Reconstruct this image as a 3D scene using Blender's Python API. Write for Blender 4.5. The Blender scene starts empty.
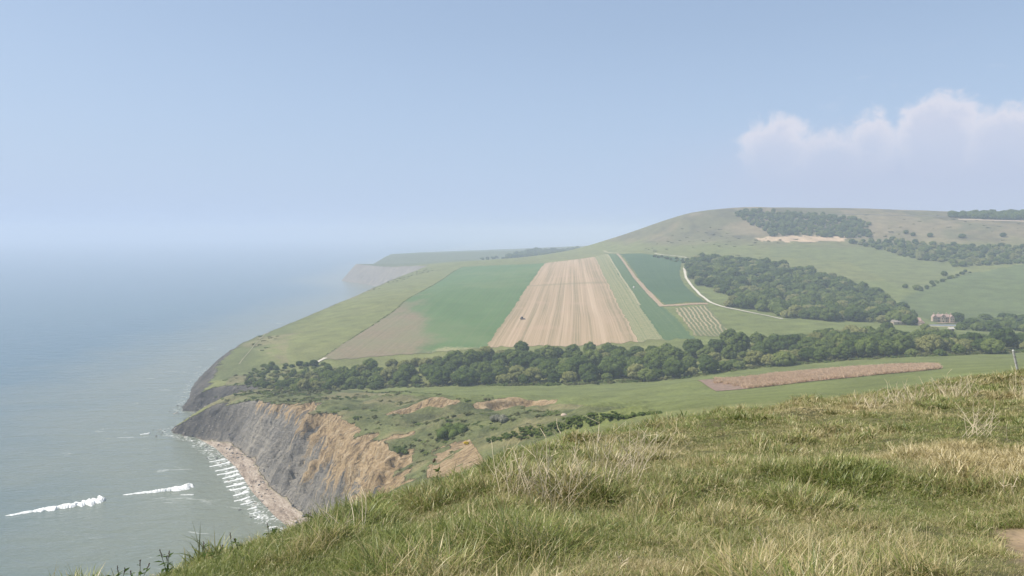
import bpy, math, random
import numpy as np
from mathutils import Vector

random.seed(7)
rng = np.random.default_rng(7)
SC = bpy.context.scene
COL = SC.collection

# ------------------------------------------------------------------ camera
F_PX, CX, CY, V0 = 760.0, 512.0, 288.0, 233.0
EYE = 151.65
PITCH = math.atan((CY - V0) / F_PX)
cam_d = bpy.data.cameras.new('camera')
cam = bpy.data.objects.new('camera', cam_d)
COL.objects.link(cam)
cam_d.sensor_width = 36.0
cam_d.lens = 36.0 * F_PX / 1024.0
cam_d.clip_start = 0.1
cam_d.clip_end = 60000
cam.location = (0, 0, EYE)
cam.rotation_euler = (math.pi / 2 - PITCH, 0, 0)
SC.camera = cam

# ------------------------------------------------------------------ sky, sun, exposure
SUN_EL, SUN_AZ = math.radians(50), math.radians(-88)      # azimuth from the view direction (+Y), negative = left (seaward)
SKY_STRENGTH, SUN_STRENGTH = 0.096, 5.0
SC.view_settings.view_transform = 'Standard'
SC.view_settings.look = 'None'
SC.view_settings.exposure = 0.22
SC.view_settings.gamma = 1.0
SC.view_settings.use_curve_mapping = False
SC.cycles.use_denoising = True
SC.cycles.max_bounces = 5
SC.cycles.diffuse_bounces = 3
SC.cycles.glossy_bounces = 2
SC.cycles.transmission_bounces = 3
SC.cycles.volume_bounces = 1
SC.cycles.transparent_max_bounces = 4
SC.cycles.sample_clamp_indirect = 4.0

world = bpy.data.worlds.new('World')
SC.world = world
world.use_nodes = True


class NT:
    """small helper for building node trees"""
    def __init__(self, tree):
        self.t = tree
        self.t.nodes.clear()

    def n(self, typ, **kw):
        nd = self.t.nodes.new(typ)
        for k, v in kw.items():
            setattr(nd, k, v)
        return nd

    def link(self, a, b):
        self.t.links.new(a, b)

    def put(self, sock, v):
        if isinstance(v, bpy.types.NodeSocket):
            self.t.links.new(v, sock)
        else:
            sock.default_value = v

    def m(self, op, a, b=None, c=None, clamp=False):
        nd = self.n('ShaderNodeMath', operation=op, use_clamp=clamp)
        for i, v in enumerate((a, b, c)):
            if v is not None:
                self.put(nd.inputs[i], v)
        return nd.outputs[0]

    def vm(self, op, a, b=None):
        nd = self.n('ShaderNodeVectorMath', operation=op)
        self.put(nd.inputs[0], a)
        if b is not None:
            self.put(nd.inputs[1], b)
        return nd.outputs[0]

    def noise(self, vec, scale, detail=4, rough=0.55, dist=0.0, dims='3D'):
        nd = self.n('ShaderNodeTexNoise', noise_dimensions=dims)
        if vec is not None:
            self.put(nd.inputs['Vector'], vec)
        nd.inputs['Scale'].default_value = scale
        nd.inputs['Detail'].default_value = detail
        nd.inputs['Roughness'].default_value = rough
        nd.inputs['Distortion'].default_value = dist
        return nd.outputs[0]

    def ramp(self, fac, stops, interp='LINEAR'):
        nd = self.n('ShaderNodeValToRGB')
        cr = nd.color_ramp
        cr.interpolation = interp
        while len(cr.elements) < len(stops):
            cr.elements.new(0.5)
        for e, (p, c) in zip(cr.elements, stops):
            e.position = p
            e.color = (*c, 1) if isinstance(c, tuple) else (c, c, c, 1)
        self.put(nd.inputs[0], fac)
        return nd.outputs[0]

    def step(self, x, a, b):
        nd = self.n('ShaderNodeMapRange', interpolation_type='SMOOTHSTEP')
        self.put(nd.inputs[0], x)
        self.put(nd.inputs[1], a)
        self.put(nd.inputs[2], b)
        return nd.outputs[0]

    def mix(self, fac, a, b, mode='MIX'):
        nd = self.n('ShaderNodeMix', data_type='RGBA', blend_type=mode)
        self.put(nd.inputs[0], fac)
        self.put(nd.inputs[6], (*a, 1) if isinstance(a, tuple) else a)
        self.put(nd.inputs[7], (*b, 1) if isinstance(b, tuple) else b)
        return nd.outputs[2]

    def attr(self, name, typ='GEOMETRY', out='Fac'):
        nd = self.n('ShaderNodeAttribute', attribute_type=typ, attribute_name=name)
        return nd.outputs[out]


def build_world():
    w = NT(world.node_tree)
    out = w.n('ShaderNodeOutputWorld')
    bg = w.n('ShaderNodeBackground')
    bg.inputs['Strength'].default_value = SKY_STRENGTH
    w.link(bg.outputs[0], out.inputs[0])
    sky = w.n('ShaderNodeTexSky', sky_type='NISHITA')
    sky.sun_disc = False
    sky.sun_elevation = SUN_EL
    sky.sun_rotation = SUN_AZ
    sky.altitude = 150
    sky.air_density = 1.15
    sky.dust_density = 2.0
    sky.ozone_density = 0.9
    co = w.n('ShaderNodeTexCoord').outputs['Generated']
    sep = w.n('ShaderNodeSeparateXYZ')
    w.link(co, sep.inputs[0])
    az = w.m('MULTIPLY', w.m('ARCTAN2', sep.outputs[0], sep.outputs[1]), 180 / math.pi)
    el = w.m('MULTIPLY', w.m('ARCSINE', sep.outputs[2]), 180 / math.pi)
    cmb = w.n('ShaderNodeCombineXYZ')
    w.put(cmb.inputs[0], az)
    w.put(cmb.inputs[1], el)
    v = cmb.outputs[0]
    n1 = w.noise(v, 0.85, 8, 0.62, 0.4)
    n2 = w.noise(v, 0.28, 4, 0.55)
    warp = w.m('ADD', w.m('MULTIPLY', w.m('SUBTRACT', n1, 0.5), 2.6), w.m('MULTIPLY', w.m('SUBTRACT', n2, 0.5), 2.2))
    # cumulus heaps standing over the land: azimuth, elevation, half width, half height (degrees)
    puffs = [(18.8, 5.6, 2.9, 2.9), (22.5, 4.8, 3.4, 2.7), (25.2, 5.6, 2.2, 2.6), (28.9, 6.0, 3.1, 3.6), (32.6, 5.4, 3.2, 3.1), (37.5, 5.6, 4.6, 3.6),
             (44, 4.6, 5, 3.4), (62, 5.2, 9, 3.8), (85, 5, 8, 3.2), (118, 4.6, 12, 3.5)]
    mask = None
    for a, e, wx, wy in puffs:
        dx = w.m('DIVIDE', w.m('SUBTRACT', az, a), wx)
        dy = w.m('DIVIDE', w.m('SUBTRACT', el, e), wy)
        d = w.m('SQRT', w.m('ADD', w.m('MULTIPLY', dx, dx), w.m('MULTIPLY', dy, dy)))
        k = w.m('MULTIPLY', w.m('SUBTRACT', 1.0, d), wy)
        mask = k if mask is None else w.m('MAXIMUM', mask, k)
    edge = w.m('ADD', mask, warp)
    body = w.step(edge, -0.1, 1.15)
    fade = w.step(w.m('ADD', el, w.m('MULTIPLY', w.m('SUBTRACT', n2, 0.5), 2.0)), 3.2, 7.6)
    crown = w.m('MULTIPLY', body, fade)
    # thin grey haze layer under the heaps
    under = w.m('MULTIPLY', w.step(az, 6.0, 24.0), w.m('SUBTRACT', 1.0, w.step(el, 3.5, 8.5)))
    wisp = w.m('MULTIPLY', w.step(w.noise(w.vm('MULTIPLY', v, (0.5, 1.6, 1)), 0.5, 5, 0.6), 0.56, 0.75),
               w.m('MULTIPLY', w.step(az, 14.0, 28.0), w.m('MULTIPLY', w.step(el, 7.5, 9.5), w.m('SUBTRACT', 1.0, w.step(el, 9.5, 12.5)))))
    # milky summer haze veils the blue at every height
    veil = w.ramp(w.m('DIVIDE', el, 90.0), [(0.0, 0.92), (0.06, 0.74), (0.16, 0.50), (0.30, 0.36), (1.0, 0.2)])
    base = w.mix(veil, sky.outputs[0], (4.4, 5.75, 8.2))
    c = w.mix(w.m('MULTIPLY', under, 0.75), base, (4.75, 5.15, 6.7))
    shade = w.ramp(w.step(edge, 0.2, 2.4), [(0.0, (7.8, 7.4, 7.9)), (1.0, (5.7, 5.95, 7.2))])
    c = w.mix(w.m('MULTIPLY', crown, 0.8), c, shade)
    c = w.mix(w.m('MULTIPLY', wisp, 0.35), c, (6.6, 6.6, 7.4))
    w.link(c, bg.inputs['Color'])


build_world()
sun_d = bpy.data.lights.new('sun', 'SUN')
sun_d.energy = SUN_STRENGTH
sun_d.angle = math.radians(0.6)
sun_d.color = (1.0, 0.95, 0.87)
sun = bpy.data.objects.new('sun', sun_d)
COL.objects.link(sun)
sdir = Vector((math.sin(SUN_AZ) * math.cos(SUN_EL), math.cos(SUN_AZ) * math.cos(SUN_EL), math.sin(SUN_EL)))
sun.rotation_euler = sdir.to_track_quat('Z', 'Y').to_euler()
sun.location = sdir * 400 + Vector((0, 0, 150))


# ------------------------------------------------------------------ numeric helpers
def px_dir(u, v):
    """world direction of a pixel, scaled so that y = 1"""
    a, b = (np.asarray(u, float) - CX) / F_PX, (CY - np.asarray(v, float)) / F_PX
    c, s = math.cos(PITCH), math.sin(PITCH)
    y = c + b * s
    z = -s + b * c
    return a / y, z / y


def P(u, v, d):
    x, z = px_dir(u, v)
    return (float(x * d), float(d), float(EYE + z * d))


def project(x, y, z):
    c, s = math.cos(PITCH), math.sin(PITCH)
    dz = z - EYE
    fw = y * c - dz * s
    up = y * s + dz * c
    fw = np.where(fw < 0.05, 0.05, fw)
    return CX + F_PX * x / fw, CY - F_PX * up / fw


def smooth(a, b, x):
    t = np.clip((x - a) / (b - a), 0, 1)
    return t * t * (3 - 2 * t)


_perm = rng.random((256, 256))


def vnoise(x, y):
    xi, yi = np.floor(x).astype(int), np.floor(y).astype(int)
    fx, fy = x - xi, y - yi
    fx, fy = fx * fx * (3 - 2 * fx), fy * fy * (3 - 2 * fy)
    g = lambda i, j: _perm[i & 255, j & 255]
    return (g(xi, yi) * (1 - fx) + g(xi + 1, yi) * fx) * (1 - fy) + (g(xi, yi + 1) * (1 - fx) + g(xi + 1, yi + 1) * fx) * fy


def fbm(x, y, octv=4, gain=0.5):
    t, a, s = 0, 1.0, 0
    for i in range(octv):
        t = t + a * (vnoise(x * 2 ** i + 17.3 * i, y * 2 ** i + 5.1 * i) - 0.5)
        s += a
        a *= gain
    return t / s * 2


class TPS:
    def __init__(self, pts, lam=0.0, scale=1.0):
        p = np.array(pts, float)
        self.s = scale
        self.xy = p[:, :2] / scale
        n = len(p)
        K = self.k(self.xy, self.xy) + lam * np.eye(n)
        Q = np.hstack([np.ones((n, 1)), self.xy])
        A = np.block([[K, Q], [Q.T, np.zeros((3, 3))]])
        self.w = np.linalg.solve(A, np.concatenate([p[:, 2], np.zeros(3)]))

    @staticmethod
    def k(a, b):
        d2 = ((a[:, None, :] - b[None, :, :]) ** 2).sum(-1)
        return 0.5 * d2 * np.log(d2 + 1e-12)

    def __call__(self, x, y):
        x, y = np.asarray(x, float), np.asarray(y, float)
        q = np.stack([x.ravel(), y.ravel()], 1) / self.s
        out = np.empty(len(q))
        for i in range(0, len(q), 20000):
            c = q[i:i + 20000]
            out[i:i + 20000] = self.k(c, self.xy) @ self.w[:-3] + self.w[-3] + c @ self.w[-2:]
        return out.reshape(x.shape)


# ------------------------------------------------------------------ the lie of the land
far_pts = [P(*t) for t in [
    # flank of our own hill and the pasture down to the tree belt
    (600, 385, 560), (600, 395, 450), (600, 408, 330), (600, 420, 250), (700, 376, 570), (700, 381, 430), (715, 391, 370), (820, 373, 430),
    (940, 367, 400), (1000, 363, 400), (1000, 352, 560), (850, 360, 560), (500, 385, 590), (400, 388, 620), (560, 410, 370), (500, 437, 300),
    (1000, 370, 300), (850, 384, 300), (1200, 360, 400), (1200, 345, 600),
    # undercliff and cliff top
    (255, 400, 540), (300, 405, 480), (360, 440, 400), (390, 465, 345), (340, 400, 520), (400, 392, 570), (430, 408, 430), (480, 409, 420),
    (450, 428, 375), (455, 447, 325), (420, 470, 310), (215, 400, 590), (200, 409, 588), (178, 424, 580), (240, 385, 650), (225, 385, 660),
    # valley floor below the belt and field bottoms
    (300, 382, 660), (260, 374, 700), (235, 362, 750), (320, 362, 730), (437, 352, 735), (485, 347, 740), (560, 345, 740), (660, 340, 740),
    (730, 336, 740), (800, 325, 800), (235, 345, 850), (262, 331, 960), (300, 330, 920), (330, 301, 1250), (400, 300, 1080), (380, 285, 1500),
    (430, 285, 1350), (425, 268, 1850), (470, 262, 1900), (560, 300, 1050), (545, 263, 1720), (597, 256, 1740), (620, 253, 1700),
    (620, 300, 1030), (660, 305, 980), (690, 300, 980), (690, 258, 1500), (650, 258, 1520), (705, 303, 960), (800, 272, 1300), (800, 312, 940), (900, 318, 900),
    (945, 321, 930), (930, 287, 1150), (1000, 284, 1130), (850, 252, 1500), (800, 241, 1640), (760, 240, 1680), (960, 267, 1320),
    (1020, 265, 1300), (1020, 240, 1500), (900, 236, 1640), (700, 241, 1760), (640, 243, 1880), (655, 238, 1900), (670, 229, 1930), (620, 248.5, 1900), (690, 217, 1950), (712, 213.5, 1955), (705, 232, 1850), (735, 211, 1960),
    (800, 212, 1920), (860, 213, 1870), (950, 215, 1780), (1024, 217, 1720), (1200, 222, 1650), (1200, 260, 1250), (1200, 300, 950),
    # the headland farther along the coast
    (345, 264, 2400), (372, 266, 2300), (400, 263.5, 2500), (380, 264.5, 2700), (430, 261, 2800), (450, 260, 2650), (480, 254, 3050), (560, 249.5, 3300), (600, 252, 2700), (545, 256, 2300), (500, 259, 2200),
]]
far_pts += [(12, 100, 119), (20, 170, 104), (0, 40, 140), (0, 0, 150), (67, 100, 128), (135, 200, 108), (-35, 100, 108), (-45, 200, 74), (30, -60, 152),
            (120, 0, 146), (200, 100, 128), (80, -200, 150), (300, -200, 130), (-40, 0, 128), (-60, -100, 120), (600, 200, 90), (900, 600, 80),
            (400, 2600, 118), (900, 2500, 178), (1500, 2000, 170), (300, 3600, 78), (900, 3600, 130), (-100, 4300, 55), (-300, 3500, 62), (-420, 2900, 58),
            (1600, 900, 110), (800, -800, 120), (-60, -800, 110), (1800, -800, 110), (1400, 4300, 120), (-10, 260, 73)]
far_H = TPS(far_pts, lam=0.00002, scale=500.0)

near_crest = [(1150, 371, 44), (1024, 376, 40), (900, 388, 32), (800, 400, 27), (680, 414, 22), (560, 435, 17), (450, 466, 13), (330, 510, 9.5), (230, 542, 7.6), (110, 574, 6.6)]
SWARD = 0.25      # the crest in the picture is the top of the grass
near_pts = [tuple(np.array(P(*t)) - (0, 0, SWARD)) for t in near_crest]
near_pts += [tuple(np.array(P(u, v + 20 + (v - 233) * 0.04, d * 1.7)) - (0, 0, SWARD)) for u, v, d in near_crest]
near_pts += [tuple(np.array(P(u, v + 42 + (v - 233) * 0.08, d * 2.6)) - (0, 0, SWARD)) for u, v, d in near_crest]
near_pts += [P(*t) for t in [(512, 576, 5.3), (800, 576, 5.0), (1024, 576, 4.8), (1024, 470, 9.2), (1024, 424, 15.5), (1024, 398, 24), (800, 470, 10.3), (800, 434, 15.5),
                             (650, 480, 10.0), (650, 447, 14.8), (512, 500, 8.7), (512, 476, 11.0), (400, 530, 7.5), (300, 562, 6.5), (1150, 420, 15.5), (1150, 480, 8.8)]]
near_pts += [(0, 0, 150), (-5, 2, 148.5), (-11, 4, 145.6), (0, -6, 150.5), (-7, -6, 149.2), (7, -6, 150.7), (13, -3, 150.4), (5, 0, 150.15), (-20, 0, 140), (0, -30, 151.5), (30, 0, 149.5),
             (30, -30, 151), (-20, -30, 141)]
near_H = TPS(near_pts, lam=0.0, scale=20.0)

# shoreline, walking away from us with the land on the right
shore = [(-400, -1500), (-150, -500), (-95, -100), (-78, 50), (-74, 150), (-78, 250), (-92, 330), (-108, 362)]
for u, v in [(262, 520), (240, 495), (225, 470), (205, 450), (186, 439), (166, 434), (162, 430)]:
    d = EYE / -px_dir(u, v)[1]
    shore.append((float(px_dir(u, v)[0] * d), float(d)))
shore += [(-262, 588), (-246, 597), (-240, 608), (-246, 622), (-266, 632)]
for u, v in [(176, 412), (178, 406), (182, 398), (188, 385), (200, 372)]:
    d = EYE / -px_dir(u, v)[1]
    shore.append((float(px_dir(u, v)[0] * d), float(d)))
shore += [(-346, 930), (-352, 1080), (-350, 1250), (-352, 1450), (-350, 1700), (-338, 1900), (-335, 2050), (-372, 2130), (-440, 2250), (-520, 2370), (-552, 2430),
          (-556, 2520), (-540, 2700), (-560, 3100), (-640, 3700), (-600, 4700), (-600, 6500)]
shore = np.array(shore)


def coast(x, y):
    """signed distance to the shoreline (land positive) and distance along it"""
    shp = np.shape(x)
    x, y = np.ravel(x).astype(float), np.ravel(y).astype(float)
    best = np.full(x.shape, 1e18)
    sgn = np.ones(x.shape)
    arc = np.zeros(x.shape)
    run = 0.0
    for (ax, ay), (bx, by) in zip(shore[:-1], shore[1:]):
        dx, dy = bx - ax, by - ay
        L = math.hypot(dx, dy)
        t = np.clip(((x - ax) * dx + (y - ay) * dy) / (L * L), 0, 1)
        qx, qy = x - ax - t * dx, y - ay - t * dy
        d2 = qx * qx + qy * qy
        b = d2 < best - 1e-9
        best[b] = d2[b]
        sgn[b] = np.where(qx[b] * dy - qy[b] * dx >= 0, 1, -1)
        arc[b] = run + t[b] * L
        run += L
    # robust sign: polygon test against a far seaward point is not needed for this gentle line
    return (np.sqrt(best) * sgn).reshape(shp), arc.reshape(shp)


def polyline_dist(x, y, pts):
    best = np.full(np.shape(x), 1e18)
    tt = np.zeros(np.shape(x))
    n = len(pts) - 1
    sg = np.zeros(np.shape(x))
    for i, ((ax, ay), (bx, by)) in enumerate(zip(pts[:-1], pts[1:])):
        dx, dy = bx - ax, by - ay
        L2 = dx * dx + dy * dy
        t = np.clip(((x - ax) * dx + (y - ay) * dy) / L2, 0, 1)
        qx, qy = x - ax - t * dx, y - ay - t * dy
        d2 = qx * qx + qy * qy
        b = d2 < best
        best = np.where(b, d2, best)
        tt = np.where(b, (i + t) / n, tt)
        sg = np.where(b, np.sign(qx * dy - qy * dx), sg)
    return np.sqrt(best), tt, sg


# scarps in the landslip: (pixel, depth) traces
def far_hit(u, v, d0=230.0, d1=520.0):
    d = np.linspace(d0, d1, 400)
    sx, sz = px_dir(u, v)
    g = far_H(sx * d, d) - (EYE + sz * d)
    k = np.argmin(np.abs(g))
    return (float(sx * d[k]), float(d[k]))


scarp_dark = [far_hit(u, v) for u, v in ((500, 440), (530, 436), (560, 431), (590, 425.5), (620, 420), (660, 413.5))]
scarp_a = [P(395, 414, 435)[:2], P(420, 410, 440)[:2], P(452, 411, 435)[:2]]
scarp_b = [P(482, 411, 430)[:2], P(515, 405, 440)[:2], P(532, 402, 440)[:2], P(547, 411, 415)[:2]]


def land_raw(x, y):
    """height without the grid: broad land, landslip hummocks, cliffs, beach"""
    r = np.hypot(x, y)
    w = smooth(30, 95, r)
    h = far_H(x, y)
    nearby = r < 100
    if nearby.any():
        hn = near_H(x[nearby], y[nearby])
        h[nearby] = hn * (1 - w[nearby]) + h[nearby] * w[nearby]
    h = h + np.where(r < 90, 0.26 * fbm(x / 1.9, y / 1.9, 3) * smooth(2, 8, r) + 0.10 * fbm(x / 5, y / 5, 2), 0)
    h = h + smooth(120, 300, r) * (1.3 * fbm(x / 90, y / 90, 3))
    D, S = coast(x, y)
    # landslip ground behind the near cliffs
    slip = smooth(10, 60, D) * (1 - smooth(120, 190, D)) * smooth(250, 320, y) * (1 - smooth(520, 600, y))
    h = h + slip * (5.5 * fbm(x / 38 + 3, y / 30, 3) + 2.2 * (np.abs(fbm(x / 13, y / 10, 3)) - 0.3))
    for ln, depth, wd in ((scarp_dark, 4.5, 7.0), (scarp_a, 4.0, 7.0), (scarp_b, 4.5, 8.0)):
        d, t, sg = polyline_dist(x, y, ln)
        amp = smooth(0, 0.12, t) * (1 - smooth(0.88, 1.0, t))
        if ln is scarp_dark:
            h = h + 3.6 * amp * np.where(sg < 0, np.exp(-(d / 9) ** 2), np.exp(-(d / 1.1) ** 2))
            continue
        trough = np.where(sg > 0, np.exp(-(d / wd) ** 2), np.exp(-(d / 1.3) ** 2))
        h = h - depth * amp * trough
    # cliffs: gullied profile rising from the beach
    Sw = S + 4 * fbm(S / 40 + 2, D / 22, 2) + 1.6 * fbm(S / 9, D / 7, 2)
    g = 1 - np.abs(fbm(Sw / 26 + 9, D / 60, 3))
    g2 = 1 - np.abs(fbm(Sw / 8.5, D / 24 + 4, 4))
    nearcl = smooth(280, 340, y) * (1 - 0.55 * smooth(560, 640, y) - 0.45 * smooth(850, 1000, y))
    beach = 4 + 14 * smooth(330, 380, y) * (1 - smooth(520, 565, y)) + 2.5 * fbm(S / 14, S / 31, 2)
    slope = 1.32 - 0.48 * smooth(570, 610, y) + 0.10 * smooth(800, 900, y) - 0.35 * smooth(800, 1100, y) + 0.55 * smooth(1900, 2150, y) - 0.5 * (1 - smooth(200, 300, y))
    Dg = D - beach + (g - 0.75) * (3.0 + 18 * nearcl) * smooth(0, 22, D - beach) + (g2 - 0.75) * (1.2 + 7.5 * nearcl) * smooth(0, 8, D - beach) + 2.2 * nearcl * fbm(S / 5, D / 5, 3)
    ramp = np.where(D < beach, -3.5 + 5.2 * smooth(-14, 16, D) * np.clip((D + 14) / 30, 0, 1) * 1.2, 0)
    base = np.where(D < beach, ramp, -3.5 + 5.2 * 1.2 * smooth(-14, 16, beach) * np.clip((beach + 14) / 30, 0, 1))
    face = base + np.maximum(Dg, 0) * slope
    face = face + 170 * (1 - smooth(215, 300, y)) * smooth(2, 40, D - beach)
    # rocky steps (ledges of harder stone) on the face
    step = 5.5 + 1.2 * fbm(S / 80, S / 50, 2)
    face = face + nearcl * 0.85 * np.sin(face / step * 2 * np.pi) * smooth(2, 8, face)
    k = 1.6
    z = -k * np.logaddexp(-h / k, -face / k)
    cliff = smooth(-1.0, 2.6, h - z) * smooth(beach - 1.5, beach + 1.5, D)
    z = np.where(D < -15, -3.5, z)
    return np.clip(z, -3.5, 225), D, S, cliff, h, beach


# polar sheet of ground centred a little behind the viewer
C0 = np.array([0.0, -6.0])
fine = np.radians(np.arange(-40, 40.01, 0.13))
outer = np.radians(np.concatenate([np.arange(41, 60, 1.0), np.arange(60, 180, 6.0)]))
TH = np.concatenate([-outer[::-1], fine, outer, [math.pi]])
RR = np.concatenate([np.arange(0.8, 12, 0.25), np.geomspace(12, 75, 130)[:-1], np.geomspace(75, 300, 75)[:-1], np.arange(300, 780, 1.35), np.geomspace(780, 4700, 420)])
T2, R2 = np.meshgrid(TH, RR, indexing='ij')
GX, GY = C0[0] + np.sin(T2) * R2, C0[1] + np.cos(T2) * R2
GZ, GD, GS, GCL, GH, GB = land_raw(GX, GY)


def ground(x, y):
    """height of the ground sheet under (x, y), arrays or scalars"""
    x, y = np.asarray(x, float), np.asarray(y, float)
    r = np.hypot(x - C0[0], y - C0[1])
    t = np.arctan2(x - C0[0], y - C0[1])
    i = np.clip(np.searchsorted(TH, t) - 1, 0, len(TH) - 2)
    j = np.clip(np.searchsorted(RR, r) - 1, 0, len(RR) - 2)
    a = np.clip((t - TH[i]) / (TH[i + 1] - TH[i]), 0, 1)
    b = np.clip((r - RR[j]) / (RR[j + 1] - RR[j]), 0, 1)
    return (GZ[i, j] * (1 - a) + GZ[i + 1, j] * a) * (1 - b) + (GZ[i, j + 1] * (1 - a) + GZ[i + 1, j + 1] * a) * b


def hit(u, v, dmin=150.0, dmax=4600.0, clampv=True):
    """where the ray of a pixel meets the ground beyond dmin"""
    sx, sz = px_dir(u, v)
    d = np.geomspace(dmin, dmax, 3000)
    g = ground(sx * d, d) - (EYE + sz * d)
    k = np.nonzero((g[1:] >= 0) & (g[:-1] < 0))[0]
    if len(k):
        k = k[0]
        t = g[k] / (g[k] - g[k + 1])
        dd = d[k] + t * (d[k + 1] - d[k])
    else:
        dd = d[np.argmax(g)]
    return np.array([float(sx * dd), float(dd)])


def in_poly(u, v, poly):
    inside = np.zeros(np.shape(u), bool)
    n = len(poly)
    for i in range(n):
        x1, y1 = poly[i]
        x2, y2 = poly[(i + 1) % n]
        c = ((y1 > v) != (y2 > v)) & (u < (x2 - x1) * (v - y1) / (y2 - y1 + 1e-12) + x1)
        inside ^= c
    return inside


# ------------------------------------------------------------------ object helpers
def link(o, parent=None):
    COL.objects.link(o)
    if parent:
        o.parent = parent
    return o


def tag(o, label=None, cat=None, group=None, kind=None):
    if label:
        o['label'] = label
    if cat:
        o['category'] = cat
    if group:
        o['group'] = group
    if kind:
        o['kind'] = kind
    return o


def empty(name, loc, rz=0.0, parent=None):
    o = bpy.data.objects.new(name, None)
    o.location = loc
    o.rotation_euler = (0, 0, rz)
    o.empty_display_size = 0.5
    return link(o, parent)


def np_mesh(name, V, F, mat=None, smooth_shade=False):
    me = bpy.data.meshes.new(name)
    V = np.asarray(V, np.float32)
    F = np.asarray(F, np.int32)
    n = F.shape[1]
    me.vertices.add(len(V))
    me.vertices.foreach_set('co', V.ravel())
    me.loops.add(F.size)
    me.loops.foreach_set('vertex_index', F.ravel())
    me.polygons.add(len(F))
    me.polygons.foreach_set('loop_start', np.arange(0, F.size, n, dtype=np.int32))
    me.update(calc_edges=True)
    me.validate()
    if smooth_shade:
        me.polygons.foreach_set('use_smooth', np.ones(len(me.polygons), bool))
    if mat:
        me.materials.append(mat)
    return me


def attr_f(me, name, arr):
    a = me.attributes.new(name, 'FLOAT', 'POINT')
    a.data.foreach_set('value', np.asarray(arr, np.float32).ravel())


def attr_c(me, name, arr):
    a = me.attributes.new(name, 'FLOAT_COLOR', 'POINT')
    arr = np.asarray(arr, np.float32).reshape(-1, 3)
    a.data.foreach_set('color', np.hstack([arr, np.ones((len(arr), 1), np.float32)]).ravel())


def mesh_obj(name, me, parent=None, loc=None):
    o = bpy.data.objects.new(name, me)
    if loc is not None:
        o.location = loc
    return link(o, parent)


class MB:
    """mesh builder for small built things"""
    def __init__(self):
        self.v, self.f = [], []

    def hexa(self, p):
        k = len(self.v)
        self.v += [tuple(q) for q in p]
        self.f += [tuple(k + i for i in q) for q in ((0, 3, 2, 1), (4, 5, 6, 7), (0, 1, 5, 4), (1, 2, 6, 5), (2, 3, 7, 6), (3, 0, 4, 7))]
        return self

    def box(self, x0, x1, y0, y1, z0, z1, taper=0.0):
        t = taper
        return self.hexa([(x0, y0, z0), (x1, y0, z0), (x1, y1, z0), (x0, y1, z0), (x0 + t, y0 + t, z1), (x1 - t, y0 + t, z1), (x1 - t, y1 - t, z1), (x0 + t, y1 - t, z1)])

    def gable(self, x0, x1, y0, y1, z0, z1, along='x'):
        k = len(self.v)
        if along == 'x':
            m = (y0 + y1) / 2
            self.v += [(x0, y0, z0), (x1, y0, z0), (x1, y1, z0), (x0, y1, z0), (x0, m, z1), (x1, m, z1)]
        else:
            m = (x0 + x1) / 2
            self.v += [(x1, y0, z0), (x1, y1, z0), (x0, y1, z0), (x0, y0, z0), (m, y0, z1), (m, y1, z1)]
        self.f += [tuple(k + i for i in q) for q in ((0, 3, 2, 1), (0, 1, 5, 4), (2, 3, 4, 5), (1, 2, 5), (3, 0, 4))]
        return self

    def cyl(self, c, axis, r0, r1, h, n=16):
        """tapered cylinder from c along axis vector"""
        a = Vector(axis).normalized()
        s = a.orthogonal().normalized()
        t = a.cross(s)
        c = Vector(c)
        k = len(self.v)
        for rad, off in ((r0, 0), (r1, h)):
            for i in range(n):
                q = 2 * math.pi * i / n
                self.v.append(tuple(c + a * off + (s * math.cos(q) + t * math.sin(q)) * rad))
        for i in range(n):
            j = (i + 1) % n
            self.f.append((k + i, k + j, k + n + j, k + n + i))
        self.f.append(tuple(k + i for i in reversed(range(n))))
        self.f.append(tuple(k + n + i for i in range(n)))
        return self

    def build(self, name, mat, parent=None, loc=None, smooth_shade=False):
        me = bpy.data.meshes.new(name)
        me.from_pydata(self.v, [], self.f)
        me.update()
        if smooth_shade:
            me.polygons.foreach_set('use_smooth', [True] * len(me.polygons))
        me.materials.append(mat)
        return mesh_obj(name, me, parent, loc)


# ------------------------------------------------------------------ materials
def new_mat(name):
    m = bpy.data.materials.new(name)
    m.use_nodes = True
    w = NT(m.node_tree)
    out = w.n('ShaderNodeOutputMaterial')
    return m, w, out


def principled(w, out, color, rough=0.9, bump=None, spec=0.3, strength=0.4, dist=0.2):
    b = w.n('ShaderNodeBsdfPrincipled')
    w.put(b.inputs['Base Color'], (*color, 1) if isinstance(color, tuple) else color)
    w.put(b.inputs['Roughness'], rough)
    b.inputs['Specular IOR Level'].default_value = spec
    if bump is not None:
        bp = w.n('ShaderNodeBump')
        bp.inputs['Strength'].default_value = strength
        bp.inputs['Distance'].default_value = dist
        w.put(bp.inputs['Height'], bump)
        w.link(bp.outputs[0], b.inputs['Normal'])
    w.link(b.outputs[0], out.inputs[0])
    return b


def simple_mat(name, c0, c1, scale, rough=0.85, bump=0.3, dist=0.05, spec=0.3):
    m, w, out = new_mat(name)
    pos = w.n('ShaderNodeTexCoord').outputs['Object']
    n = w.noise(pos, scale, 5, 0.6)
    principled(w, out, w.ramp(n, [(0.3, c0), (0.7, c1)]), rough, n, spec, bump, dist)
    return m


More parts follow.
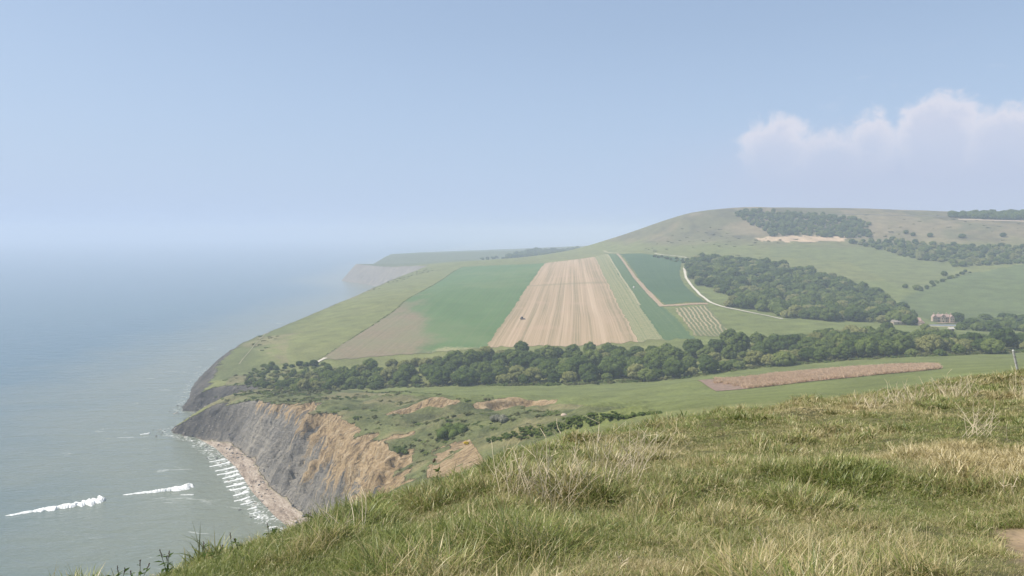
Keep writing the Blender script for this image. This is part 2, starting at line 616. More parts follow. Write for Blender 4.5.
def ground_mat():
    m, w, out = new_mat('ground')
    pos = w.n('ShaderNodeNewGeometry').outputs['Position']
    col = w.attr('albedo', out='Color')
    cliff = w.attr('cliff')
    ochre = w.attr('ochre')
    cv = w.attr('cliffpos', out='Vector')
    # turf: mottled at several sizes
    n1 = w.noise(pos, 0.05, 5, 0.6)
    n2 = w.noise(pos, 0.6, 5, 0.65)
    n3 = w.noise(pos, 6.0, 3, 0.6)
    k = w.m('ADD', w.m('MULTIPLY', n1, 0.55), w.m('ADD', w.m('MULTIPLY', n2, 0.6), w.m('MULTIPLY', n3, 0.3)))
    turf = w.mix(1.0, col, w.ramp(k, [(0.54, 0.60), (0.72, 1.0), (0.90, 1.42)]), 'MULTIPLY')
    turf = w.mix(w.m('MULTIPLY', w.step(n2, 0.52, 0.72), 0.35), turf, (0.20, 0.19, 0.085))
    # rock: streaks running down the face, thin strata, ochre clay washed from the top
    warpv = w.n('ShaderNodeTexNoise')
    w.link(pos, warpv.inputs['Vector'])
    warpv.inputs['Scale'].default_value = 0.07
    warpv.inputs['Detail'].default_value = 4
    cw = w.vm('ADD', cv, w.vm('MULTIPLY', w.vm('SUBTRACT', warpv.outputs['Color'], (0.5, 0.5, 0.5)), (11.0, 5.0, 0.0)))
    st = w.noise(w.vm('MULTIPLY', cw, (0.16, 0.035, 0.0)), 1.0, 6, 0.65, 0.6)
    st2 = w.noise(w.vm('MULTIPLY', cw, (0.6, 0.13, 0.0)), 1.0, 5, 0.7, 0.4)
    bed = w.noise(w.vm('MULTIPLY', cv, (0.012, 0.0, 1.1)), 1.0, 4, 0.7)
    blk = w.noise(pos, 0.35, 6, 0.7)
    shale = w.ramp(w.m('ADD', w.m('MULTIPLY', st, 0.45), w.m('ADD', w.m('MULTIPLY', bed, 0.25), w.m('MULTIPLY', st2, 0.35))),
                   [(0.36, (0.075, 0.072, 0.066)), (0.50, (0.190, 0.176, 0.152)), (0.66, (0.36, 0.32, 0.255))])
    clay = w.ramp(w.m('ADD', w.m('MULTIPLY', st2, 0.6), w.m('MULTIPLY', blk, 0.4)), [(0.38, (0.15, 0.115, 0.075)), (0.50, (0.37, 0.26, 0.14)), (0.66, (0.54, 0.43, 0.28))])
    om = w.step(w.m('ADD', ochre, w.m('MULTIPLY', w.m('SUBTRACT', w.m('ADD', w.m('MULTIPLY', st, 0.6), w.m('MULTIPLY', st2, 0.5)), 0.55), 2.6)), 0.44, 0.58)
    shale = w.mix(1.0, shale, w.ramp(w.m('ADD', ochre, 0.6), [(0.05, 0.42), (0.55, 1.0)]), 'MULTIPLY')
    rock = w.mix(om, shale, clay)
    patch = w.step(w.m('ADD', cliff, w.m('MULTIPLY', w.m('SUBTRACT', blk, 0.5), 0.9)), 0.38, 0.58)
    color = w.mix(patch, turf, rock)
    # beach: banded shingle with wet dark edge
    bm = w.attr('beach')
    pb = w.noise(pos, 0.8, 6, 0.75)
    pl = w.noise(w.vm('MULTIPLY', cv, (0.05, 0.0, 0.0)), 1.0, 3, 0.5)
    pw = w.noise(w.vm('MULTIPLY', cv, (0.06, 0.25, 0.0)), 1.0, 5, 0.7, 0.8)
    sh = w.ramp(w.m('ADD', w.m('MULTIPLY', pb, 0.5), w.m('MULTIPLY', pw, 0.6)), [(0.42, (0.11, 0.085, 0.065)), (0.54, (0.28, 0.22, 0.165)), (0.68, (0.48, 0.41, 0.33))])
    color = w.mix(bm, color, w.mix(w.attr('wet'), sh, (0.11, 0.085, 0.065)))
    h = w.m('ADD', w.m('MULTIPLY', n2, w.m('ADD', 0.4, w.m('MULTIPLY', w.attr('rough'), 1.2))), w.m('MULTIPLY', w.m('MULTIPLY', w.m('ADD', st2, blk), patch), 2.4))
    principled(w, out, color, 0.95, h, 0.15, 0.9, 1.0)
    return m


M_GROUND = ground_mat()

# ------------------------------------------------------------------ ground colours (what grows where)
def paint_ground():
    U, V = project(GX, GY, GZ)
    nw = fbm(GX / 40, GY / 40, 4)
    nb = fbm(GX / 150 + 7, GY / 150, 3)
    ns = fbm(GX / 11, GY / 11, 3)
    c = np.empty(GX.shape + (3,))
    turf, dry, moor = np.array([0.145, 0.160, 0.052]), np.array([0.21, 0.19, 0.085]), np.array([0.185, 0.150, 0.085])
    green = np.array([0.140, 0.160, 0.052])
    t = np.clip(0.5 + nw * 0.6, 0, 1)[..., None]
    c[:] = turf * (1 - t * 0.3) + dry * t * 0.3

    def lay(mask, colour, mixv=1.0):
        k = (np.asarray(mask, float) * mixv)[..., None]
        c[:] = c * (1 - k) + np.array(colour) * k

    # wobble pixel edges a little so that borders are uneven on the ground
    Uw, Vw = U + 3.0 * nw, V + 1.6 * ns

    def reg(poly, dmin, dmax):
        return in_poly(Uw, Vw, poly) & (GY > dmin) & (GY < dmax)

    far = GY > 200
    # pasture between our hill and the belt
    lay(reg([(380, 388), (600, 380), (700, 370), (1100, 345), (1100, 400), (560, 430), (545, 405), (400, 403)], 230, 720), green * 0.95)
    # rough landslip
    slip = reg([(235, 372), (330, 388), (420, 396), (470, 404), (560, 404), (660, 410), (660, 430), (500, 500), (330, 520), (200, 420)], 250, 720)
    lay(slip, [0.130, 0.140, 0.055])
    lay(slip * smooth(0, 0.3, nw + 0.3 * ns), [0.21, 0.18, 0.09], 0.7)
    lay(slip * smooth(0.05, 0.4, ns - 0.4 * nw), [0.070, 0.085, 0.034], 0.75)
    # valley beyond
    lay(far & (GY > 640) & (GZ < 75) & (GX > 150), green)
    lay(reg([(900, 300), (945, 278), (1100, 250), (1100, 330), (960, 330), (905, 312)], 800, 1500), [0.105, 0.130, 0.048])
    lay(reg([(770, 246), (860, 244), (965, 266), (925, 290), (900, 288), (850, 262), (770, 256)], 1000, 1900), [0.140, 0.155, 0.058])
    # moorland crown of the far hill
    hi = smooth(118, 150, GZ + 9 * nw) * (GY > 1300)
    lay(hi, moor)
    lay(hi * smooth(-0.1, 0.25, nb + 0.4 * nw), [0.115, 0.115, 0.055], 0.75)
    lay(hi * smooth(0.05, 0.35, fbm(GX / 30 + 9, GY / 70, 4)), [0.085, 0.078, 0.046], 0.7)
    lay(hi * smooth(0.1, 0.4, fbm(GX / 70 + 1, GY / 120 + 5, 4)), [0.24, 0.19, 0.11], 0.6)
    # pale stubble patch below the hilltop wood
    lay(reg([(752, 238), (790, 236), (845, 236), (842, 241), (800, 242), (762, 241)], 1300, 2000), [0.46, 0.34, 0.22])
    # coast slope of the big fields
    edge = (GD < 95) & (GY > 690) & (GY < 2200)
    lay(edge * (1 - smooth(45, 95, GD + 30 * nw)), [0.105, 0.120, 0.045], 0.85)
    lay(edge * smooth(0.1, 0.35, nw + 0.4 * ns), [0.20, 0.17, 0.09], 0.6)
    lay((GY > 2200) & (GX < 300), [0.11, 0.125, 0.06])
    # bare clay in the scarps
    bare = np.zeros(GX.shape)
    for ln, wd in ((scarp_a, 7.5), (scarp_b, 8.0)):
        d, tt, sg = polyline_dist(GX, GY, ln)
        bare = np.maximum(bare, (1 - smooth(wd * 0.45, wd, d + 2.0 * ns + 1.5 * nw)))
    d, tt, sg = polyline_dist(GX, GY, [tuple(P(410, 432, 385)[:2]), tuple(P(378, 442, 385)[:2])])
    bare = np.maximum(bare, 0.8 * (1 - smooth(2, 4, d + 2 * ns)))
    for poly, dm, dx in (([(432, 450), (447, 444), (470, 440), (485, 462), (470, 476), (425, 478)], 250, 400), ([(360, 450), (376, 444), (398, 455), (392, 480), (362, 475)], 250, 430),
                         ([(340, 418), (362, 430), (352, 446), (322, 428)], 330, 520)):
        bare = np.maximum(bare, reg(poly, dm, dx) * smooth(-0.45, 0.05, ns + 0.8 * fbm(GX / 5, GY / 5, 3) + 0.25))
    cl = np.maximum(GCL, bare)
    face = np.clip((GZ - 2) / np.maximum(GH - 2, 3), 0, 1.2)
    och = 0.13 + 0.52 * smooth(0.45, 1.0, face) + 0.25 * smooth(330, 470, -(GX * 0.6 - GY * 0.2) * 0 + (900 - GY)) * smooth(0.1, 0.5, face)
    och = np.where(GY > 535, och * 0.45, och)
    och = np.where(GY > 900, 0.35, och)
    och = np.maximum(och - 0.08, bare * 0.72)
    och = np.where((GY > 520) & (GY < 900), och - 0.55 * smooth(520, 570, GY), och)
    # the near half of the cove: more clay; the far half: grey shale
    och = och + 0.22 * smooth(0, 1, (470 - GY) / 60) * (GY < 545) - 0.10
    bch = 1 - smooth(-1.5, 1.5, GD - GB)
    wet = 1 - smooth(0.5, 5.5, GD + 2.0 * ns)
    rough = np.where(slip, 1.0, np.where(GZ > 120, 0.5, 0.2)) * (GY > 200)
    # bare path beside the viewer
    pd = GX - (3.85 + 0.34 * (GY - 5) + 0.25 * np.sin(GY * 0.9))
    path = (1 - smooth(0.3, 0.75, np.abs(pd - 0.35) + 0.25 * fbm(GX * 1.3, GY * 1.3, 3))) * (1 - smooth(5.9, 6.5, GY)) * (GY > -60)
    near = GY < 80
    soil = near * (np.hypot(GX, GY) < 90)
    lay(soil, [0.085, 0.080, 0.035], 0.9)
    lay(path, [0.30, 0.22, 0.14])
    return c, cl, och, bch, wet, rough, path


G_COL, G_CL, G_OCH, G_BCH, G_WET, G_ROUGH, G_PATH = paint_ground()


def build_ground():
    nt, nr = GX.shape
    idx = np.arange(nt * nr).reshape(nt, nr)
    q = np.stack([idx[:-1, :-1], idx[1:, :-1], idx[1:, 1:], idx[:-1, 1:]], -1).reshape(-1, 4)
    zz = GZ.ravel()[q]
    q = q[(zz > -3.2).any(1)]
    used = np.zeros(nt * nr, bool)
    used[q.ravel()] = True
    rem = np.cumsum(used) - 1
    V = np.stack([GX.ravel(), GY.ravel(), GZ.ravel()], 1)[used]
    # clockwise seen from above for increasing theta: flip so normals look up
    me = np_mesh('terrain', V, rem[q][:, ::-1], M_GROUND, True)
    attr_c(me, 'albedo', G_COL.reshape(-1, 3)[used])
    for n, a in (('cliff', G_CL), ('ochre', G_OCH), ('beach', G_BCH), ('wet', G_WET), ('rough', G_ROUGH)):
        attr_f(me, n, a.ravel()[used])
    a = me.attributes.new('cliffpos', 'FLOAT_VECTOR', 'POINT')
    a.data.foreach_set('vector', np.stack([GS.ravel(), GD.ravel(), GZ.ravel()], 1)[used].astype(np.float32).ravel())
    o = mesh_obj('terrain', me)
    tag(o, 'rolling green hills with grey and ochre sea cliffs, beach and valley', 'terrain', kind='structure')


build_ground()


# ------------------------------------------------------------------ sea
def sea_mat():
    m, w, out = new_mat('sea')
    pos = w.n('ShaderNodeNewGeometry').outputs['Position']
    sd = w.attr('shore')
    sk = w.attr('surf')
    n0 = w.noise(pos, 0.012, 4, 0.6)
    n1 = w.noise(w.vm('MULTIPLY', pos, (0.03, 0.075, 0.0)), 1.0, 4, 0.55, 0.5)
    n2 = w.noise(w.vm('MULTIPLY', pos, (0.20, 0.42, 0.0)), 1.0, 4, 0.6, 0.3)
    n3 = w.noise(pos, 1.3, 3, 0.6)
    near = w.m('SUBTRACT', 1.0, w.step(w.m('ADD', sd, w.m('MULTIPLY', w.m('SUBTRACT', n0, 0.5), 160)), 20, 260))
    base = w.mix(near, (0.055, 0.115, 0.135), (0.175, 0.192, 0.140))
    base = w.mix(w.m('MULTIPLY', w.step(n1, 0.5, 0.75), 0.25), base, (0.16, 0.18, 0.15))
    lace = w.noise(pos, 0.22, 6, 0.7, 1.6)
    surf = w.m('MULTIPLY', w.m('SUBTRACT', 1.0, w.step(w.m('ADD', sd, w.m('MULTIPLY', w.m('SUBTRACT', n1, 0.5), 14)), 0.3, 5.0)), w.step(lace, 0.50, 0.64))
    far_streak = w.m('MULTIPLY', w.m('MULTIPLY', w.m('SUBTRACT', 1.0, w.step(sd, 30, 110)), w.step(w.noise(w.vm('MULTIPLY', pos, (0.03, 0.11, 0)), 1.0, 6, 0.7, 1.0), 0.60, 0.70)), 0.35)
    foam = w.m('MAXIMUM', w.m('MULTIPLY', surf, sk), far_streak)
    col = w.mix(foam, base, (0.74, 0.74, 0.70))
    h = w.m('ADD', w.m('MULTIPLY', n1, 3.2), w.m('ADD', w.m('MULTIPLY', n2, 1.1), w.m('MULTIPLY', n3, 0.22)))
    b = principled(w, out, col, w.m('ADD', 0.16, w.m('MULTIPLY', foam, 0.6)), h, 0.5, 0.55, 1.0)
    b.inputs['IOR'].default_value = 1.33
    return m


def build_sea():
    th = np.radians(np.concatenate([np.arange(-180, -40, 4.0), np.arange(-40, 5, 0.25), np.arange(5, 180.1, 5)]))
    rr = np.concatenate([[40], np.arange(100, 300, 20), np.arange(300, 900, 3.0), np.geomspace(900, 31000, 140)])
    T, R = np.meshgrid(th, rr, indexing='ij')
    X, Y = np.sin(T) * R, np.cos(T) * R
    D, S = coast(X, Y)
    nt, nr = X.shape
    idx = np.arange(nt * nr).reshape(nt, nr)
    q = np.stack([idx[:-1, :-1], idx[:-1, 1:], idx[1:, 1:], idx[1:, :-1]], -1).reshape(-1, 4)
    me = np_mesh('sea', np.stack([X, Y, np.zeros_like(X)], -1).reshape(-1, 3), q, sea_mat(), True)
    attr_f(me, 'shore', -D)
    attr_f(me, 'surf', 1 - 0.75 * smooth(530, 600, Y))
    tag(mesh_obj('sea', me), 'hazy blue grey sea, greener and cloudy near the beach', 'sea', kind='structure')


build_sea()

# ------------------------------------------------------------------ fields, tracks
def resample(pts, n):
    p = np.array(pts, float)
    L = np.concatenate([[0], np.cumsum(np.hypot(*np.diff(p, axis=0).T))])
    t = np.linspace(0, L[-1], n)
    return np.stack([np.interp(t, L, p[:, 0]), np.interp(t, L, p[:, 1])], 1)


def drape(name, left_px, right_px, mat, lift, nu=60, nv=120, dmin=600, label=None, cat='field', ragged=2.6, world_pts=False, kind='structure'):
    """a sheet laid over the ground between two edges, each given from its near end to its far end"""
    Lw = resample([hit(u, v, dmin) for u, v in left_px], nv)
    Rw = resample([hit(u, v, dmin) for u, v in right_px], nv)
    t = np.linspace(0, 1, nu)[None, :, None]
    XY = Lw[:, None, :] * (1 - t) + Rw[:, None, :] * t
    e = (np.abs(np.linspace(-1, 1, nu)) ** 8)[None, :]
    e2 = (np.abs(np.linspace(-1, 1, nv)) ** 12)[:, None]
    XY[..., 0] += ragged * e * fbm(XY[..., 0] / 9, XY[..., 1] / 9, 3)
    XY[..., 1] += 3 * ragged * e2 * fbm(XY[..., 0] / 9 + 4, XY[..., 1] / 9, 3)
    Z = ground(XY[..., 0], XY[..., 1]) + lift
    V = np.dstack([XY, Z]).reshape(-1, 3)
    idx = np.arange(nu * nv).reshape(nv, nu)
    q = np.stack([idx[:-1, :-1], idx[:-1, 1:], idx[1:, 1:], idx[1:, :-1]], -1).reshape(-1, 4)
    me = np_mesh(name, V, q, mat, True)
    uu, vv = np.meshgrid(np.linspace(0, 1, nu), np.linspace(0, 1, nv))
    a = me.attributes.new('fuv', 'FLOAT_VECTOR', 'POINT')
    a.data.foreach_set('vector', np.stack([uu, vv, uu * 0], -1).astype(np.float32).ravel())
    o = mesh_obj(name, me)
    tag(o, label, cat, kind=kind)
    return o, me, V


def ribbon(name, px, width, mat, lift, label, dmin=600, cat='track', n=160, closed=False):
    W = resample([hit(u, v, dmin) for u, v in px], n)
    k = np.array([1, 2, 3, 2, 1]) / 9.0
    for _ in range(2):
        Wp = np.pad(W, ((2, 2), (0, 0)), mode='edge')
        W = np.stack([np.convolve(Wp[:, i], k, 'valid') for i in (0, 1)], 1)
    T = np.gradient(W, axis=0)
    T /= np.maximum(np.hypot(T[:, 0], T[:, 1]), 1e-9)[:, None]
    N = np.stack([-T[:, 1], T[:, 0]], 1)
    wd = width if np.ndim(width) else np.full(n, width)
    wd = np.interp(np.linspace(0, 1, n), np.linspace(0, 1, len(wd)), wd) * (1 + 0.25 * fbm(np.arange(n) / 6, np.arange(n) * 0, 3))
    cols = np.linspace(-0.5, 0.5, 5)
    XY = W[:, None, :] + N[:, None, :] * cols[None, :, None] * wd[:, None, None]
    Z = ground(XY[..., 0], XY[..., 1]) + lift
    idx = np.arange(n * 5).reshape(n, 5)
    q = np.stack([idx[:-1, :-1], idx[1:, :-1], idx[1:, 1:], idx[:-1, 1:]], -1).reshape(-1, 4)
    me = np_mesh(name, np.dstack([XY, Z]).reshape(-1, 3), q, mat, True)
    o = mesh_obj(name, me)
    tag(o, label, cat, kind='structure')
    return o


def field_mat(name, kind):
    m, w, out = new_mat(name)
    pos = w.n('ShaderNodeNewGeometry').outputs['Position']
    uv = w.attr('fuv', out='Vector')
    n1 = w.noise(pos, 0.02, 5, 0.6)
    n2 = w.noise(pos, 0.25, 5, 0.65)
    n3 = w.noise(pos, 1.5, 3, 0.6)

    def rows(across, along=0.8, detail=3):
        return w.noise(w.vm('MULTIPLY', uv, (across, along, 0.0)), 1.0, detail, 0.6, 0.15)
    if kind == 'crop':
        r = rows(45, 1.2)
        g = w.ramp(w.m('ADD', w.m('MULTIPLY', r, 0.35), w.m('ADD', w.m('MULTIPLY', n1, 0.35), w.m('MULTIPLY', n2, 0.3))),
                   [(0.35, (0.070, 0.125, 0.042)), (0.6, (0.105, 0.170, 0.060)), (0.75, (0.15, 0.19, 0.08))])
        soil = w.ramp(w.m('ADD', w.m('MULTIPLY', rows(60, 0.9), 0.5), w.m('MULTIPLY', n2, 0.5)), [(0.35, (0.155, 0.130, 0.075)), (0.65, (0.25, 0.195, 0.125))])
        bare = w.attr('bare')
        c = w.mix(w.step(w.m('ADD', bare, w.m('MULTIPLY', w.m('SUBTRACT', w.m('ADD', w.m('MULTIPLY', n1, 0.6), w.m('MULTIPLY', n2, 0.4)), 0.5), 1.2)), 0.1, 0.95), g, soil)
        sp = w.n('ShaderNodeSeparateXYZ')
        w.link(uv, sp.inputs[0])
        tl = w.step(w.m('SINE', w.m('MULTIPLY', w.m('ADD', sp.outputs[0], w.m('MULTIPLY', n1, 0.01)), 2 * math.pi * 11)), 0.955, 0.99)
        c = w.mix(w.m('MULTIPLY', tl, 0.30), c, (0.17, 0.16, 0.09))
        c = w.mix(w.m('MULTIPLY', w.step(w.noise(pos, 0.008, 5, 0.65), 0.5, 0.66), 0.35), c, (0.16, 0.19, 0.085))
        c = w.mix(w.m('MULTIPLY', w.step(w.m('ADD', w.attr('edge'), w.m('MULTIPLY', w.m('SUBTRACT', n2, 0.5), 1.2)), 0.5, 0.9), 0.8), c, (0.30, 0.27, 0.14))
    elif kind == 'stubble':
        r1, r2, r3 = rows(11, 0.9, 3), rows(48, 1.2, 5), rows(150, 2.5, 2)
        k = w.m('ADD', w.m('MULTIPLY', r1, 0.38), w.m('ADD', w.m('MULTIPLY', r2, 0.42), w.m('MULTIPLY', r3, 0.25)))
        c = w.ramp(k, [(0.36, (0.15, 0.15, 0.065)), (0.45, (0.26, 0.205, 0.115)), (0.53, (0.36, 0.262, 0.160)), (0.65, (0.47, 0.355, 0.235))])
        c = w.mix(w.m('MULTIPLY', w.step(n1, 0.5, 0.68), 0.35), c, (0.43, 0.29, 0.20))
        # the tramline that crosses the field
        sp = w.n('ShaderNodeSeparateXYZ')
        w.link(uv, sp.inputs[0])
        band = w.m('SUBTRACT', 1.0, w.step(w.m('ABSOLUTE', w.m('SUBTRACT', sp.outputs[1], 0.47)), 0.004, 0.016))
        c = w.mix(w.m('MULTIPLY', band, 0.45), c, (0.20, 0.18, 0.095))
    elif kind == 'straw':
        r2 = rows(26, 0.7, 4)
        c = w.ramp(w.m('ADD', w.m('MULTIPLY', r2, 0.6), w.m('MULTIPLY', n2, 0.4)), [(0.38, (0.12, 0.16, 0.065)), (0.52, (0.24, 0.23, 0.115)), (0.68, (0.34, 0.29, 0.16))])
    elif kind == 'dark':
        r = rows(34, 0.8)
        c = w.ramp(w.m('ADD', w.m('MULTIPLY', r, 0.4), w.m('ADD', w.m('MULTIPLY', n1, 0.4), w.m('MULTIPLY', n2, 0.2))),
                   [(0.36, (0.048, 0.090, 0.040)), (0.66, (0.082, 0.128, 0.058))])
    elif kind == 'strip':
        r = rows(12, 0.8)
        c = w.ramp(w.m('ADD', w.m('MULTIPLY', r, 0.4), w.m('MULTIPLY', n2, 0.6)), [(0.36, (0.060, 0.105, 0.045)), (0.58, (0.10, 0.145, 0.06)), (0.75, (0.20, 0.19, 0.09))])
    elif kind == 'swath':
        sp = w.n('ShaderNodeSeparateXYZ')
        w.link(uv, sp.inputs[0])
        wob = w.m('ADD', w.m('MULTIPLY', w.m('SUBTRACT', n2, 0.5), 0.10), w.m('MULTIPLY', w.m('SUBTRACT', n1, 0.5), 0.30))
        s = w.m('SINE', w.m('MULTIPLY', w.m('ADD', sp.outputs[0], wob), 2 * math.pi * 8))
        k = w.step(w.m('ADD', s, w.m('MULTIPLY', w.m('SUBTRACT', n3, 0.5), 2.0)), -0.2, 1.1)
        c = w.mix(w.m('MULTIPLY', k, w.m('SUBTRACT', 1.0, w.m('MULTIPLY', w.step(sp.outputs[1], 0.45, 0.0), 0.5))), w.ramp(n2, [(0.3, (0.075, 0.11, 0.045)), (0.7, (0.17, 0.165, 0.075))]), (0.38, 0.30, 0.18))
    elif kind == 'brown':
        c = w.ramp(w.m('ADD', w.m('MULTIPLY', n2, 0.6), w.m('MULTIPLY', n3, 0.4)), [(0.35, (0.24, 0.175, 0.11)), (0.65, (0.42, 0.31, 0.205))])
    elif kind == 'chalk':
        c = w.ramp(w.m('ADD', w.m('MULTIPLY', n2, 0.5), w.m('MULTIPLY', n3, 0.5)), [(0.35, (0.48, 0.43, 0.33)), (0.65, (0.66, 0.61, 0.50))])
    elif kind == 'palegrass':
        c = w.ramp(n2, [(0.35, (0.24, 0.23, 0.12)), (0.65, (0.36, 0.32, 0.19))])
    elif kind == 'reed':
        r = w.noise(w.vm('MULTIPLY', pos, (0.9, 0.9, 0.35)), 1.0, 5, 0.7)
        c = w.ramp(w.m('ADD', w.m('MULTIPLY', r, 0.7), w.m('MULTIPLY', n3, 0.3)), [(0.36, (0.22, 0.15, 0.09)), (0.52, (0.42, 0.28, 0.18)), (0.68, (0.56, 0.41, 0.28))])
    h = w.m('ADD', n2, w.m('MULTIPLY', n3, 0.6))
    principled(w, out, c, 0.95, h, 0.12, 0.6, 0.5)
    return m


B_LINE = [(320, 360), (345, 343), (372, 326), (398, 308), (425, 290), (453, 272), (463, 267)]          # hedge between pasture and crop
S_LEFT = [(486, 348), (502, 324), (520, 298), (534, 278), (546, 263)]
S_RIGHT = [(638, 342), (626, 318), (613, 293), (602, 272), (594, 257)]
T_STRAW = [(664, 340), (652, 324), (640, 307), (629, 290), (619, 276), (611, 262), (606, 254)]

o, me, V = drape('crop_field', B_LINE, S_LEFT, field_mat('young crop', 'crop'), 0.35, 120, 200,
                 label='green sown field with a bare brown patch, left of the tan striped field')
U_, V_ = project(V[:, 0], V[:, 1], V[:, 2])
nn = fbm(V[:, 0] / 30, V[:, 1] / 30, 3)
cx = np.clip((1 - np.maximum(0, (U_ - (428 + 14 * nn)) / 16)), 0, 1)
cx = np.clip(1 - (U_ - (412 + 16 * nn)) / 34, 0, 1)
attr_f(me, 'bare', cx * smooth(288, 326, V_ + 12 * nn + 0.10 * (U_ - 390)))
attr_f(me, 'edge', smooth(338, 352, V_ + 3 * nn) * smooth(415, 445, U_))
drape('stubble_field', S_LEFT, S_RIGHT, field_mat('stubble rows', 'stubble'), 0.30, 90, 200, label='broad tan stubble field with rows running up the slope')
drape('straw_strip', S_RIGHT, T_STRAW, field_mat('straw strip', 'straw'), 0.32, 40, 160, label='narrow yellow green strip along the right edge of the tan field')
TRK = [(663, 307), (652, 296.5), (644, 288), (636, 279), (629, 269), (623, 260.5), (617, 254)]
drape('grass_strip', T_STRAW, [(694, 338), (674, 316)] + TRK[:1] + TRK[1:], field_mat('grass strip', 'strip'), 0.22, 30, 160, label='dark green grass strip between the yellow strip and the brown track')
drape('dark_field', [(664.5, 304.5), (653, 294), (645, 286), (638, 277), (631, 267), (625, 259), (620, 254)], [(706, 303), (694, 295), (684, 285), (679, 273), (681, 264), (685, 259)],
      field_mat('dark crop', 'dark'), 0.34, 50, 120, label='dark blue green four sided field beside the white farm track')
drape('swath_field', [(695, 336), (684, 321), (675, 308.5)], [(731, 336), (719, 320), (707, 306.5)], field_mat('swaths', 'swath'), 0.36, 70, 70,
      label='small field striped with pale cut hay rows')
M_TRODDEN = simple_mat('trodden grass', (0.17, 0.165, 0.08), (0.28, 0.25, 0.14), 0.2)
M_BROWN, M_CHALK, M_PALEG = field_mat('bare earth', 'brown'), field_mat('chalk track', 'chalk'), field_mat('pale grass', 'palegrass')
ribbon('earth_track', TRK, [7, 6, 5, 4, 4], M_BROWN, 0.5, 'pinkish brown earth track down the left side of the dark field')
ribbon('earth_strip', [(661, 306), (680, 305.2), (708, 304)], 9, M_BROWN, 0.55, 'brown earth strip along the foot of the dark field')
ribbon('grass_track', [(640, 306), (630, 290), (620, 275), (612, 262), (607, 254.5)], 3.0, M_PALEG, 0.5, 'thin pale grassy track between two green strips')
ribbon('farm_track', [(784, 319.5), (760, 314.5), (740, 310.5), (721, 306.5), (709, 302), (700, 295), (693, 287.5), (686, 278), (684, 268), (690, 260.5), (686, 257.5), (676, 256), (662, 255), (654, 253.5)],
       3.7, M_CHALK, 0.55, 'white chalk farm track winding uphill beside the wood', n=260)
ribbon('hill_track', [(620, 253.5), (611, 253), (604, 250.5)], 6, M_PALEG, 0.5, 'pale track at the head of the striped fields', n=40)
ribbon('coast_path', [(238, 366), (244, 358), (251, 350), (256, 343), (264, 336), (272, 328), (287, 320), (303, 312), (322, 303), (345, 294)], 1.3, M_TRODDEN, 0.4, 'thin pale coast path along the cliff edge pasture', n=160)
ribbon('field_gateway', [(316, 363), (321, 360.5), (326, 358)], 4, M_CHALK, 0.6, 'small white bare patch at the corner of the brown field', n=20)
ribbon('house_track', [(1005, 330), (1024, 329), (1060, 328)], 5, M_BROWN, 0.5, 'tan track in the valley at the right edge', n=30)


# ------------------------------------------------------------------ leaves, trees, shrubs
def leaf_mat(name, c0, c1, c2, trans=0.25):
    m, w, out = new_mat(name)
    rnd = w.n('ShaderNodeObjectInfo').outputs['Random']
    lv = w.attr('lv')
    c = w.ramp(w.m('ADD', w.m('MULTIPLY', rnd, 0.6), w.m('MULTIPLY', lv, 0.4)), [(0.12, c0), (0.5, c1), (0.9, c2)])
    d = w.n('ShaderNodeBsdfDiffuse')
    t = w.n('ShaderNodeBsdfTranslucent')
    mx = w.n('ShaderNodeMixShader')
    mx.inputs[0].default_value = trans
    w.link(c, d.inputs[0])
    w.link(c, t.inputs[0])
    w.link(d.outputs[0], mx.inputs[1])
    w.link(t.outputs[0], mx.inputs[2])
    w.link(mx.outputs[0], out.inputs[0])
    return m


M_LEAF = [leaf_mat('leaves dark', (0.062, 0.094, 0.026), (0.098, 0.138, 0.038), (0.150, 0.188, 0.054)),
          leaf_mat('leaves mid', (0.102, 0.142, 0.036), (0.155, 0.198, 0.052), (0.210, 0.242, 0.075)),
          leaf_mat('leaves pale', (0.185, 0.195, 0.065), (0.250, 0.255, 0.092), (0.310, 0.300, 0.130))]
M_SCRUB = leaf_mat('scrub leaves', (0.085, 0.095, 0.036), (0.130, 0.138, 0.050), (0.20, 0.19, 0.085))
M_GORSE = leaf_mat('gorse flowers', (0.45, 0.32, 0.02), (0.62, 0.46, 0.03), (0.70, 0.55, 0.06))
M_GREYSHRUB = leaf_mat('grey shrub', (0.13, 0.13, 0.09), (0.21, 0.21, 0.15), (0.30, 0.29, 0.22))
M_BARK = simple_mat('bark', (0.06, 0.05, 0.04), (0.13, 0.11, 0.085), 3.0)


def ball(n=7, k=5):
    V, Fq = [], []
    for i in range(k + 1):
        p = math.pi * i / k
        for j in range(n):
            q = 2 * math.pi * j / n
            V.append((math.sin(p) * math.cos(q), math.sin(p) * math.sin(q), math.cos(p)))
    for i in range(k):
        for j in range(n):
            a, b = i * n + j, i * n + (j + 1) % n
            Fq.append((a, a + n, b + n, b))
    return np.array(V), np.array(Fq)


BALL_V, BALL_F = ball()


